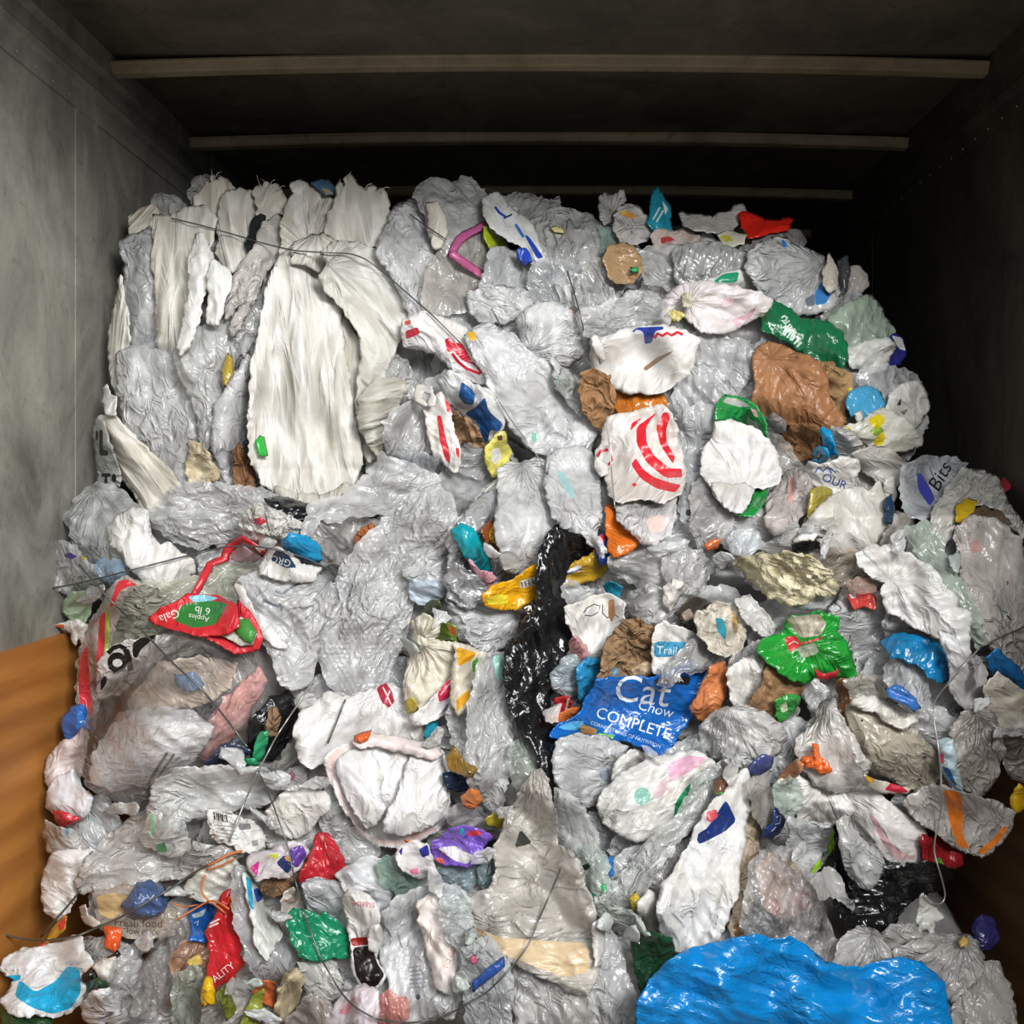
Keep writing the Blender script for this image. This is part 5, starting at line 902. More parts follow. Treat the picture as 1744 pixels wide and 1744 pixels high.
I('plastic_bag', 'clear bag holding crumpled blue film beside the blue sleeve', 'bag', 'film', '#bec4c8', '1510,1130 1525,1116 1547,1125 1572,1150 1582,1185 1580,1207 1555,1207 1528,1192 1510,1160', puff=.5, freq=1.3, kids=[('blue_lining', 'gloss', '#3a72c4', '1508,1172 1528,1166 1545,1178 1560,1190 1568,1206 1556,1212 1532,1197 1514,1186', {'freq': 1.6})])
I('plastic_bag', 'white bag gathered above with pink stains on its hanging side', 'bag', 'bag', '#e6e0df', '1423,1355 1440,1338 1470,1343 1500,1353 1532,1385 1562,1405 1580,1430 1580,1467 1550,1475 1520,1470 1488,1447 1463,1422 1438,1392', fold=45, fan='1425,1340', puff=.45, prints=[('stain', '#ddb0b6', '1478,1386 1490,1390 1512,1430 1542,1455 1562,1460 1530,1466 1505,1440')])
I('plastic_bag', 'white bag skirt hanging beneath the beige tied bag', 'bag', 'bag', '#e0dedb', '1356,1322 1390,1338 1432,1343 1452,1380 1442,1392 1420,1402 1390,1412 1363,1402 1348,1370', fan='1400,1330', puff=.4)
I('plastic_bag', 'beige translucent bag tied with an orange knot', 'bag', 'haze', '#d2cabf', '1383,1237 1400,1200 1420,1193 1437,1230 1452,1255 1467,1285 1480,1300 1472,1327 1447,1342 1420,1347 1393,1337 1373,1312 1356,1275 1360,1258', fan='1405,1192', puff=.65, amp=1.1,
  kids=[('knot', 'gloss', '#e6662a', '1363,1300 1367,1289 1380,1287 1384,1267 1393,1269 1397,1290 1410,1300 1416,1313 1400,1319 1389,1310 1377,1307', {'freq': 2})])
I('plastic_bag', 'terracotta film cone beside the beige tied bag', 'bag', 'gloss', '#c4835c', '1322,1332 1338,1310 1358,1293 1368,1302 1362,1318 1340,1330', fold=130)
# far side lower bale
I('plastic_film', 'olive film strip at the far edge by the wall', 'packet', 'gloss', '#b4a432', '1711,972 1725,968 1746,1005 1746,1027 1729,1002')
I('plastic_bag', 'small crimson bag lump in the dark by the wall', 'bag', 'gloss', '#962e36', '1699,822 1710,810 1722,815 1720,832 1706,840')
I('plastic_film', 'cream film flap arching over a brown hollow at the wall', 'film', 'haze', '#d6d1c3', '1588,872 1615,828 1640,800 1670,803 1692,813 1717,860 1737,890 1746,917 1720,882 1690,862 1660,857 1635,862 1630,887 1602,932 1588,920', fold=120, amp=1.2)
I('paper_bag', 'dark brown sheet inside the hollow below the cream flap', 'bag', 'paper', '#5c4c3a', '1650,872 1675,862 1705,872 1722,892 1700,898 1668,890')
I('plastic_bag', 'yellow bag edge tucked under the cream flap', 'bag', 'gloss', '#d2ac22', '1630,858 1650,850 1664,854 1657,871 1641,887 1628,889', freq=1.5)
I('plastic_bag', 'long pinkish hazy bag lying down the wall side', 'bag', 'haze', '#d0c2b7', '1628,900 1660,878 1700,888 1737,920 1748,960 1748,1152 1720,1142 1688,1102 1668,1060 1648,1010 1638,960', fold=62, puff=.4, amp=1.2, prints=[('stain', '#c89a94', '1650,925 1668,918 1672,940 1655,942'), ('lettering', '#5f7686', 'S:3:1698,1030 1706,1040 1716,1044'), ('stain', '#8f4e50', 'E:1716,993,2,4'), ('lettering', '#3c4046', 'S:3:1715,1048 1722,1056')])
I('plastic_film', 'pale green film strip running down beside the large white bag', 'film', 'film', '#a8bda4', '1543,900 1575,888 1602,910 1612,950 1627,980 1652,1010 1667,1050 1683,1090 1665,1104 1643,1070 1618,1020 1588,970 1558,940', fold=62, puff=.4)
I('packet_scrap', 'red foil scrap under the tan film beside the large white bag', 'packet', 'gloss', '#cf4640', '1445,1012 1470,1007 1490,1014 1490,1037 1470,1032 1456,1038', freq=1.6, prints=[('printed_patch', '#dcd6d2', '1446,1012 1458,1008 1458,1018 1450,1020')])
I('film_scrap', 'peach film rag above the red foil scrap', 'film', 'film', '#be9480', '1438,990 1465,983 1490,993 1494,1008 1470,1010 1448,1008', freq=1.5)
I('plastic_bag', 'bright blue film sleeve under the large white bag', 'bag', 'gloss', '#1579b4', '1503,1095 1525,1082 1555,1083 1590,1093 1617,1115 1620,1147 1605,1162 1583,1152 1568,1132 1545,1124 1518,1117', puff=.5, dents=[(1600, 1133, 7, -.02)])
I('plastic_bag', 'large white bag stretched over the blue sleeve', 'bag', 'bag', '#e6e5e4', '1461,945 1485,929 1500,934 1520,928 1527,920 1537,940 1562,955 1592,975 1607,1000 1627,1020 1626,1035 1652,1045 1654,1057 1647,1080 1652,1110 1657,1132 1645,1137 1628,1112 1620,1087 1590,1082 1550,1062 1513,1042 1503,1010 1510,990 1488,985 1468,965', fan='1515,985', puff=.4, amp=1.0, maxT=.06)
I('plastic_sheet', 'white hanging tail below the large white bag', 'sheet', 'bag', '#dddde0', '1598,1077 1622,1085 1642,1120 1657,1150 1677,1180 1674,1202 1650,1212 1633,1197 1618,1165 1616,1120', fold=65, puff=.3)
I('plastic_bag', 'deep blue wrapper wedged at the wall beside the hanging tail', 'bag', 'gloss', '#1c6cb0', '1683,1120 1700,1107 1722,1130 1746,1155 1746,1177 1715,1162 1693,1147')
I('plastic_bag', 'cream bag fold below the deep blue wrapper', 'bag', 'bag', '#d2cabc', '1678,1170 1700,1148 1720,1163 1746,1180 1746,1252 1720,1242 1705,1264 1688,1247 1690,1215 1678,1192')
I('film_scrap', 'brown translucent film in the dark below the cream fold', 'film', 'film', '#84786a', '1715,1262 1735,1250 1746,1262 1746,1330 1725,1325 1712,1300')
I('packet_scrap', 'yellow packet scrap at the wall above the orange-striped film', 'packet', 'gloss', '#caa01c', '1722,1355 1735,1335 1746,1345 1746,1375 1730,1385 1722,1372')
I('plastic_bag', 'rounded beige bag with radiating creases at the wall side', 'bag', 'haze', '#beb3a6', '1638,1215 1665,1206 1692,1215 1707,1250 1707,1290 1692,1327 1670,1354 1638,1337 1620,1300 1618,1250', fan='1665,1212', puff=.65, amp=1.2)
I('packet_scrap', 'pale blue printed strip beside the rounded beige bag', 'packet', 'bag', '#b4ccd8', '1598,1262 1622,1261 1626,1300 1634,1335 1638,1348 1622,1342 1606,1310', prints=[('printed_patch', '#c83c58', '1600,1284 1607,1284 1608,1300 1601,1300'), ('printed_patch', '#346cb4', '1603,1304 1618,1310 1630,1340 1616,1326')])
I('packet_scrap', 'crimson lettered scrap between the stained film and the pink-stained bag', 'packet', 'bag', '#d8cfc4', '1470,1318 1490,1328 1515,1335 1550,1345 1545,1352 1520,1352 1500,1350 1478,1338', prints=[('lettering', '#c42a40', '1506,1345 1518,1332 1530,1334 1548,1349 1530,1351'), ('printed_patch', '#cc9a2c', '1473,1320 1490,1326 1488,1334 1478,1332')])
I('plastic_bag', 'red plastic under the orange-striped film', 'bag', 'gloss', '#8c1c24', '1573,1425 1600,1430 1637,1445 1639,1472 1605,1477 1576,1472', prints=[('printed_patch', '#5a9a3a', '1590,1462 1602,1460 1608,1474 1596,1476')])
I('plastic_film', 'clear film with a broad orange stripe hanging at the wall side', 'film', 'haze', '#b6aca2', '1548,1355 1580,1343 1610,1341 1640,1353 1680,1363 1712,1378 1727,1385 1717,1412 1702,1437 1672,1459 1650,1452 1630,1442 1600,1422 1563,1397 1543,1370', fold=70, puff=.25, rag=1.8, maxT=.04,
  prints=[('stripe', '#dd7426', '1606,1344 1635,1349 1641,1380 1639,1420 1652,1447 1632,1441 1621,1415 1614,1380'), ('stripe', '#e07c2e', '1718,1408 1702,1434 1673,1457 1664,1449 1690,1430 1708,1408')])
# centre-right lower bale
I('plastic_bag', 'hazy bag packed with dim contents below the cat food sack', 'bag', 'haze', '#c3c4c6', '948,1265 980,1253 1030,1256 1067,1273 1057,1312 1032,1347 1002,1372 968,1362 948,1332 943,1295', puff=.5, prints=[('printed_patch', '#8f96a4', 'E:1030,1318,9,12')])
I('plastic_bag', 'crumpled white wad at the foot of the cat food sack', 'bag', 'paper', '#e0deda', '1053,1297 1075,1278 1100,1283 1117,1298 1095,1317 1070,1324 1046,1327 1048,1310', freq=1.6, amp=1.2)
I('plastic_film', 'clear green-tinted film behind the produce bag', 'film', 'film', '#b4c4ba', '1130,1290 1150,1270 1185,1262 1205,1285 1180,1300 1150,1300')
I('plastic_bag', 'plump white produce bag with a green edge and pink patches', 'bag', 'bag', '#dad9d7', '1028,1350 1060,1318 1100,1298 1150,1283 1190,1283 1215,1300 1212,1332 1187,1372 1162,1402 1130,1422 1090,1430 1060,1422 1028,1400 1020,1375', puff=.6, maxT=.11, fold=150,
  prints=[('stripe', '#1c8c5a', '1211,1312 1205,1330 1181,1346 1166,1370 1156,1397 1148,1391 1150,1368 1165,1345 1190,1320'), ('lettering', '#d8e8e0', 'S:2:1172,1352 1176,1346 1180,1350'), ('lettering', '#d8e8e0', 'S:2:1184,1338 1190,1334'), ('lettering', '#d8e8e0', 'S:2:1160,1372 1166,1366'), ('printed_patch', '#deaac2', '1137,1301 1170,1286 1204,1291 1190,1305 1155,1326 1140,1331'), ('printed_patch', '#e2c4cc', '1108,1340 1135,1325 1140,1350 1116,1362'), ('printed_dot', '#7fb4a2', 'E:1094,1356,14,15')])
I('plastic_film', 'long clear film strand crossing under the produce bag', 'film', 'film', '#b6bbb2', '1188,1322 1225,1300 1222,1342 1182,1402 1142,1452 1102,1512 1070,1553 1038,1557 1028,1530 1058,1490 1108,1430 1158,1380', fold=128, amp=1.3)
I('film_scrap', 'yellow wrapper bits behind the white tube end', 'packet', 'gloss', '#c4ac34', '1072,1530 1082,1518 1092,1535 1088,1552 1076,1550', kids=[('blue_corner', 'gloss', '#2a6cb4', '1028,1462 1042,1458 1046,1488 1034,1498', {})])
I('plastic_bag', 'small white tube end beside the pulp-white bag', 'bag', 'bag', '#d0cdc7', '1088,1540 1105,1518 1122,1540 1126,1565 1113,1590 1098,1582', fold=85, puff=.6)
I('plastic_bag', 'brown paper-like film column beside the pulp-white bag', 'bag', 'paper', '#b0a08c', '1262,1350 1285,1345 1300,1380 1292,1440 1280,1500 1268,1560 1262,1600 1245,1595 1240,1560 1255,1500 1262,1430', fold=95, prints=[('stain', '#7a5a3a', '1248,1575 1262,1570 1262,1596 1252,1598')])
I('plastic_bag', 'tall pulp-white bag with a navy and red flag', 'bag', 'bag', '#e4e4e4', '1243,1330 1270,1313 1274,1350 1267,1400 1262,1450 1257,1500 1252,1530 1237,1562 1224,1592 1207,1617 1180,1625 1150,1618 1128,1592 1123,1550 1126,1510 1148,1490 1168,1450 1188,1410 1213,1370', puff=.5, fold=85, amp=1.0, maxT=.10,
  prints=[('navy_panel', '#1a3274', '1189,1420 1205,1410 1235,1364 1240,1368 1254,1398 1235,1416 1192,1438 1187,1431'), ('red_panel', '#c4505a', '1203,1383 1220,1378 1224,1390 1210,1402 1203,1396')])
I('film_scrap', 'brown and green wrapper bits above the flag of the pulp-white bag', 'packet', 'gloss', '#6a4a34', '1216,1350 1222,1325 1238,1322 1240,1335 1230,1352', prints=[('printed_patch', '#4fa060', '1217,1352 1232,1348 1230,1356 1218,1358')])
I('film_scrap', 'taupe film tube beside the white sheet of the pulp-white bag', 'film', 'film', '#a59c8c', '1275,1330 1300,1320 1312,1350 1318,1395 1306,1412 1290,1395 1280,1360', fold=85)
I('plastic_bag', 'navy wrapper with a white outline print beside the taupe tube', 'bag', 'gloss', '#1f3a78', '1322,1372 1332,1378 1336,1400 1328,1418 1312,1430 1297,1424 1302,1412 1318,1402', prints=[('lettering', '#d8dce8', 'S:1.6:1322,1392 1330,1388 1328,1402 1320,1404'), ('lettering', '#d8dce8', 'S:1.6:1314,1416 1322,1408')])
I('film_scrap', 'pale green crinkled film beside the terracotta cone', 'film', 'film', '#b0cbb4', '1318,1340 1345,1322 1362,1335 1360,1370 1345,1400 1332,1385 1322,1362', freq=1.6)
I('plastic_bag', 'hazy film skirt with lime streaks above the sparkling wrap', 'bag', 'haze', '#cdd2d2', '1345,1395 1375,1405 1415,1405 1420,1440 1405,1465 1385,1490 1365,1500 1345,1460', prints=[('printed_patch', '#94cc2c', '1416,1412 1422,1420 1420,1450 1412,1465 1410,1445'), ('printed_patch', '#94cc2c', '1388,1472 1402,1460 1398,1476 1380,1492')])
I('plastic_bag', 'pale pink meat tray under the sparkling film wrap', 'tray', 'gloss', '#d8b0a0', '1290,1480 1310,1455 1350,1470 1378,1510 1385,1545 1360,1555 1330,1560 1305,1545', puff=.4, prints=[('printed_patch', '#d86a62', '1352,1530 1372,1512 1384,1540 1362,1553'), ('printed_patch', '#c8564c', '1308,1535 1322,1530 1330,1556 1318,1566'), ('printed_patch', '#cbb23c', '1322,1450 1345,1445 1362,1475 1350,1480 1330,1462')])
I('plastic_film', 'clear glittering film wrap over the pale pink tray', 'film', 'glitter', '#d0ccc8', '1280,1470 1310,1440 1350,1452 1390,1500 1405,1550 1420,1600 1400,1640 1340,1620 1285,1600 1262,1580 1272,1520', freq=2.2, amp=1.6, puff=.35)
I('plastic_film', 'black bag slumped in the dark hollow by the wall', 'bag', 'gloss', '#101113', '1426,1430 1450,1438 1490,1468 1540,1475 1590,1473 1627,1490 1602,1512 1562,1527 1532,1552 1512,1587 1470,1583 1438,1567 1420,1542 1423,1490', amp=1.4, freq=1.3, puff=.4)
I('plastic_bag', 'drooping grey hazy bag hanging in front of the black bag', 'bag', 'haze', '#a3a39c', '1428,1400 1442,1390 1462,1425 1487,1445 1504,1465 1502,1482 1492,1502 1478,1514 1453,1497 1438,1460', fold=60, puff=.5)
I('plastic_sheet', 'torn dripping white sheet hanging under the black bag', 'sheet', 'bag', '#c4c4c0', '1572,1523 1592,1545 1604,1562 1587,1567 1588,1597 1578,1600 1575,1582 1570,1602 1565,1580 1566,1545', rag=1.8)
I('film_scrap', 'pointed film spike in front of the black bag', 'film', 'film', '#b0aca4', '1382,1500 1405,1480 1425,1490 1440,1525 1452,1548 1425,1525 1400,1530', fold=50)
# ================================================================== bottom row
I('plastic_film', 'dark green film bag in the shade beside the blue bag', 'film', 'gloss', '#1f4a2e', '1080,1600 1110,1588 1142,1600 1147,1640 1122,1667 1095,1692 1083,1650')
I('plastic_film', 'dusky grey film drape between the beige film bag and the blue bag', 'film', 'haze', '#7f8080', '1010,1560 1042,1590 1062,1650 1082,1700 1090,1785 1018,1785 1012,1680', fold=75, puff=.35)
I('plastic_film', 'wrinkled clear film below the large beige film bag', 'film', 'film', '#bab7af', '863,1650 900,1648 960,1678 1002,1690 1012,1720 1017,1785 868,1785 878,1720', fold=80, amp=1.3)
I('film_scrap', 'grey film tuft between the purple wrapper and the long sleeve', 'film', 'film', '#aeaba5', '758,1385 785,1372 815,1378 832,1395 820,1412 785,1415', freq=1.5)
I('plastic_bag', 'small orange bag lump under the long clear sleeve', 'bag', 'gloss', '#cc743a', '785,1358 798,1345 816,1347 822,1365 808,1377 790,1373', puff=.7)
I('packet_scrap', 'olive yellow wrapper shred above the purple wrapper', 'packet', 'gloss', '#aa9c2c', '826,1396 840,1386 858,1392 868,1404 850,1409 832,1407', freq=1.6)
I('film_scrap', 'black film behind the purple wrapper', 'film', 'gloss', '#161719', '815,1440 842,1428 845,1455 827,1477 813,1492')
I('plastic_bag', 'pale blue film bag under the purple wrapper', 'bag', 'film', '#84a2ae', '752,1480 775,1468 810,1463 818,1490 802,1512 770,1514 753,1502', puff=.6)
I('plastic_bag', 'slim blue-green film bag beside the large beige film bag', 'bag', 'film', '#86aab0', '819,1468 846,1453 850,1480 837,1507 822,1512 816,1490', fold=110, puff=.6)
I('snack_packet', 'crumpled purple wrapper with white and red print', 'packet', 'gloss', '#7857c4', '740,1435 765,1414 790,1409 815,1413 837,1425 822,1441 817,1467 795,1474 760,1470 740,1463', freq=1.7, amp=1.3, puff=.4,
  prints=[('printed_patch', '#d03038', '796,1416 814,1414 822,1421 800,1425'), ('printed_patch', '#e6e4ea', '745,1444 775,1440 790,1450 810,1458 795,1472 775,1466 760,1456'), ('printed_patch', '#2fa8c8', '782,1412 790,1410 790,1424 783,1420'), ('printed_patch', '#d8503a', '740,1462 750,1460 760,1472 745,1468')])
I('plastic_film', 'clear film sheet hanging from the cat food sack to the bottom row', 'film', 'film', '#bdc0be', '946,1345 970,1360 1002,1390 1017,1420 1016,1442 990,1457 968,1452 953,1410 944,1370', fold=70)
I('plastic_bag', 'green-speckled clear bag beside the large beige film bag', 'bag', 'film', '#b0c6b4', '988,1445 1010,1438 1032,1465 1038,1500 1032,1532 1005,1542 983,1512 980,1475', puff=.5, prints=[('printed_patch', '#3ea469', '1022,1508 1032,1504 1034,1516 1025,1520'), ('printed_patch', '#3ea469', '1005,1518 1016,1524 1014,1534 1006,1530'), ('painted_hole', '#15241c', '985,1478 1000,1470 1006,1476 996,1484')])  # dark hole is a patch; its shade sits in the colour
I('plastic_film', 'green-white film spike pointing at the blue bag', 'film', 'haze', '#b9c8b8', '1006,1535 1030,1526 1060,1548 1085,1563 1104,1592 1075,1584 1040,1564 1013,1557', fold=30)
I('plastic_bag', 'large beige clear film bag hanging in the bottom row', 'bag', 'haze', '#cdc4b6', '905,1318 922,1308 937,1350 947,1400 947,1440 972,1450 987,1470 992,1510 1007,1540 1014,1600 1014,1662 1002,1692 960,1682 900,1652 860,1632 828,1612 803,1582 796,1550 803,1530 838,1510 848,1480 843,1440 863,1400 883,1360', fan='915,1300', puff=.45, maxT=.09, amp=1.2,
  prints=[('stained_base', '#d6bd98', '806,1578 850,1596 920,1602 1000,1606 1006,1655 960,1665 900,1642 850,1622 825,1604'), ('painted_hole', '#2c302c', '886,1412 907,1436 876,1444')])  # the triangular hole is not cut; its dark inside is painted on
I('plastic_sheet', 'white paper-like shred along the edge of the beige film bag', 'sheet', 'bag', '#d8d8d5', '1009,1575 1020,1568 1029,1590 1030,1605 1024,1627 1015,1646 1010,1610', rag=1.8)
# left bottom
I('plastic_film', 'dull film layers under the lettered tan bag', 'film', 'film', '#a5a39f', '128,1600 180,1598 230,1608 242,1660 227,1702 190,1722 158,1692 148,1640', fold=150)
I('plastic_bag', 'tan film bag printed with a fresh food slogan', 'bag', 'haze', '#b0a090', '160,1523 200,1513 250,1518 292,1543 302,1570 292,1592 240,1594 190,1592 163,1570', puff=.25, amp=.7, h=3.0,
  prints=[('lettering', '#4f463c', ('Fresh food', 194, 1577, 19, 2)), ('lettering', '#4f463c', ('low price', 215, 1590, 15, 2)), ('printed_patch', '#ccb080', '164,1526 200,1520 222,1528 212,1550 190,1566 168,1556')])
I('plastic_bag', 'slate blue balled bag with pale lettering by the tan bag', 'bag', 'gloss', '#465e90', '208,1545 225,1524 235,1507 255,1501 277,1511 284,1530 277,1550 255,1560 230,1558', puff=.6, prints=[('lettering', '#a8b4cc', 'S:2.2:236,1532 240,1522 246,1530 240,1536'), ('lettering', '#a8b4cc', 'S:2.2:250,1524 256,1532 262,1524')])
I('plastic_sheet', 'small white shred on the tan lettered bag', 'sheet', 'bag', '#e8e6e4', '136,1545 146,1541 150,1558 160,1565 169,1572 160,1578 146,1572 138,1560')
I('packet_scrap', 'orange printed strip below the tan lettered bag', 'packet', 'gloss', '#de5626', '178,1579 207,1582 204,1610 196,1622 180,1613', puff=.2)
I('snack_packet', 'red and yellow wrapper spike near the plywood', 'packet', 'gloss', '#b8862f', '58,1617 85,1590 105,1565 113,1558 111,1581 86,1602 70,1622', fold=130, prints=[('printed_patch', '#c43a38', '98,1576 112,1560 110,1580 102,1586'), ('printed_patch', '#d0453e', '62,1612 74,1602 78,1608 68,1618')])
I('film_scrap', 'dark green film at the very corner under the cyan bag', 'film', 'gloss', '#27482c', '2,1708 50,1726 92,1728 72,1785 2,1785')
I('plastic_bag', 'white and cyan carrier bag at the bottom corner', 'bag', 'bag', '#e8ecf0', '3,1650 10,1633 40,1618 80,1613 115,1604 125,1595 137,1598 140,1620 152,1630 157,1645 142,1657 142,1682 137,1702 120,1722 90,1730 60,1724 50,1730 18,1722 3,1705 18,1690 28,1667', puff=.4,
  prints=[('cyan_panel', '#16a6dc', '25,1697 33,1668 60,1690 95,1671 115,1645 136,1650 138,1690 121,1718 86,1727 54,1716'), ('cyan_panel', '#16a6dc', '2,1663 35,1660 35,1669 2,1676')])
I('packet_scrap', 'black narrow folded strip beside the white and cyan bag', 'packet', 'gloss', '#151618', '136,1669 160,1644 200,1620 204,1626 176,1656 144,1674', fold=150)
I('plastic_bag', 'white leaf-shaped scrap under the black folded strip', 'bag', 'bag', '#e9e7e0', '158,1647 175,1632 196,1630 199,1650 186,1674 174,1670')
I('film_scrap', 'dark green scrap below the white leaf-shaped scrap', 'film', 'gloss', '#2c4a30', '150,1690 163,1666 186,1680 168,1698')
I('plastic_bag', 'crumpled white bag below the dark green scrap', 'bag', 'bag', '#dedee4', '140,1712 160,1690 185,1685 205,1700 200,1730 175,1745 150,1738', amp=1.3)
I('plastic_film', 'pale film scraps along the bottom edge beside the crumpled white bag', 'film', 'film', '#abacae', '188,1735 220,1718 270,1723 302,1735 302,1785 178,1785')
I('plastic_film', 'glittering clear film strand slanting by the orange food wrapper', 'film', 'glitter', '#c8c2bc', '318,1563 327,1590 302,1642 287,1692 267,1732 228,1732 233,1690 248,1640 273,1600', fold=118, freq=1.8, amp=1.4, puff=.5)
I('snack_packet', 'orange-brown food wrapper beside the red packet', 'packet', 'film', '#c07e48', '288,1640 310,1608 350,1598 357,1630 342,1662 300,1667', prints=[('printed_patch', '#cdb25c', '318,1636 340,1625 346,1640 325,1650')])
I('plastic_film', 'greenish film folds under the orange-brown wrapper', 'film', 'film', '#94a68e', '298,1662 330,1645 352,1660 354,1700 347,1785 298,1785', fold=80)
I('plastic_film', 'beige film crumples at the foot of the red packet', 'film', 'film', '#b0ac9e', '348,1715 380,1700 422,1705 427,1785 338,1785', freq=1.4)
I('plastic_bag', 'royal blue crumpled bag beside the red packet', 'bag', 'gloss', '#1f66c4', '324,1550 340,1530 360,1533 374,1550 367,1572 354,1587 347,1602 326,1600 330,1580', freq=1.4, prints=[('lettering', '#c8d8ec', 'S:2:331,1572 338,1568 336,1576'), ('printed_patch', '#c4ccd4', '326,1558 342,1552 352,1546 346,1560 330,1564')])
I('plastic_bag', 'crumpled grey-white bag tangled with orange twine', 'bag', 'bag', '#d0d0c8', '316,1510 335,1490 365,1473 395,1463 412,1480 402,1510 382,1537 350,1532 328,1527', freq=1.6, amp=1.2)
I('snack_packet', 'red packet with a yellow base and white lettering', 'packet', 'gloss', '#bb2328', '379,1525 392,1518 406,1530 406,1580 404,1625 412,1640 398,1657 372,1682 360,1692 354,1660 360,1620 353,1585 370,1560', puff=.4, fold=95, h=3.0, kids=[('yellow_base', 'gloss', '#e6b418', '351,1662 361,1668 365,1709 345,1714 342,1700', {'puff': .3})],
  prints=[('lettering', '#f0e8e8', ('ALITY', 366, 1674, 17, -38)), ('stripe', '#f0e4e0', 'S:3:356,1579 372,1572'), ('stripe', '#f0e4e0', 'S:3:358,1573 374,1565'), ('stripe', '#e06a2a', '388,1528 396,1524 400,1545 392,1548')])
I('plastic_film', 'long grey-blue film pleat beside the red packet', 'film', 'film', '#a9b0b8', '403,1475 420,1478 432,1540 452,1590 492,1600 507,1620 497,1652 470,1667 438,1662 418,1630 403,1580 398,1520', fold=80)
I('snack_packet', 'white packet with teal edge below the magenta wrapper', 'packet', 'bag', '#dce0de', '416,1488 433,1505 447,1540 472,1570 480,1590 467,1607 456,1634 438,1610 428,1560', puff=.35, prints=[('stripe', '#2b9cc4', '418,1490 428,1500 433,1552 424,1542'), ('printed_patch', '#2b4c9c', '431,1515 440,1512 448,1530 438,1538')])
I('paper_bag', 'tan crushed paper roll below the magenta wrapper', 'bag', 'paper', '#a07e60', '448,1510 460,1490 480,1483 505,1468 527,1463 517,1490 492,1512 465,1527', fold=155)
I('snack_packet', 'mixed magenta and purple wrapper beside the red tied bag', 'packet', 'bag', '#d4ccd0', '423,1470 430,1453 460,1450 490,1438 515,1438 525,1452 512,1477 490,1492 460,1492 438,1500', freq=1.5, prints=[('printed_patch', '#5c3a90', '493,1445 515,1439 523,1455 506,1479 495,1470'), ('printed_patch', '#1e2c5c', '470,1470 484,1456 500,1470 490,1489'), ('printed_patch', '#c81e7c', '426,1478 442,1465 438,1493'), ('printed_patch', '#c0c83c', '457,1456 475,1453 470,1465'), ('printed_patch', '#e6a22a', '484,1459 492,1460 495,1468 488,1466')])
I('plastic_film', 'grey film behind the red tied bag', 'film', 'film', '#aeb2ac', '570,1425 600,1410 635,1430 645,1455 620,1470 590,1465 575,1450', fold=40)
I('plastic_bag', 'red bag tied at the top below the soft white bag', 'bag', 'gloss', '#bb2630', '544,1420 556,1423 572,1445 582,1460 586,1485 572,1497 540,1502 513,1504 516,1485 528,1460', fan='548,1416', puff=.5)
I('plastic_bag', 'lumpy off-white bag above the green film bag', 'bag', 'bag', '#dbd3cb', '477,1535 485,1518 500,1512 513,1525 514,1550 500,1562 482,1556', freq=1.6, prints=[('lettering', '#cf8876', ('oz.co', 484, 1537, 11, -3))])
I('plastic_bag', 'grey hazy bag above the green film bag', 'bag', 'haze', '#c3c7cf', '514,1505 540,1496 570,1503 597,1520 599,1562 592,1580 565,1572 545,1557 530,1552', puff=.4)
I('plastic_film', 'milky film folds under the green film bag', 'film', 'haze', '#c5c2ba', '508,1640 540,1630 572,1640 582,1670 577,1702 550,1707 523,1692', fold=40)
I('plastic_bag', 'green translucent film bag crossed by a wire', 'bag', 'gloss', '#14835c', '490,1565 500,1548 520,1553 545,1563 553,1555 577,1575 594,1600 592,1627 565,1627 545,1635 513,1627 498,1600', puff=.5, fold=60)
I('plastic_bag', 'silvery white film bag draped over the dark-ended sleeve', 'bag', 'bag', '#d0d3d8', '573,1490 600,1473 625,1460 647,1463 662,1490 670,1515 657,1552 645,1557 620,1532 590,1517', fold=35, amp=1.2)
I('plastic_film', 'green crinkled film beside the silvery white film bag', 'film', 'film', '#76a48c', '645,1475 660,1461 682,1475 702,1490 717,1505 712,1522 690,1527 663,1512 648,1495', freq=1.6)
I('plastic_bag', 'white printed ball of bag under the open white bag', 'bag', 'bag', '#ded9da', '678,1445 700,1436 725,1438 737,1465 740,1490 715,1494 688,1482 676,1462', puff=.6, prints=[('printed_patch', '#282e94', '713,1447 728,1438 732,1456 719,1461'), ('printed_patch', '#d4708c', '697,1481 712,1478 713,1489 700,1488'), ('printed_patch', '#3a3e90', '679,1450 686,1442 684,1458')])
I('plastic_bag', 'wide cloudy film bag with blurred barcode print in the bottom row', 'bag', 'haze', '#d6d9db', '648,1560 680,1528 720,1513 760,1508 792,1525 802,1560 800,1620 792,1682 772,1732 700,1746 678,1720 658,1660 646,1610', puff=.35, amp=1.1, fold=100,
  prints=[('barcode_bars', '#8a90a2', 'S:2.2:%d,%d %d,%d' % (697, 1648 + 7 * k, 716 + 2 * k, 1645 + 7 * k)) for k in range(6)] + [('lettering', '#4a5062', 'E:712,1698,4,5')])
I('plastic_sheet', 'cream sheet with small red lettering on the wide cloudy bag', 'sheet', 'bag', '#ebe2de', '713,1535 740,1518 762,1560 774,1600 777,1642 767,1692 745,1682 728,1620', fold=80, prints=[('lettering', '#cc7468', ('TO GO', 762, 1652, 13, -68))])
I('plastic_film', 'mint-flecked film crumple beside the cream lettered sheet', 'film', 'film', '#c2d4d2', '743,1520 775,1508 800,1530 802,1570 797,1602 785,1617 768,1605 758,1570', freq=1.6, amp=1.2)
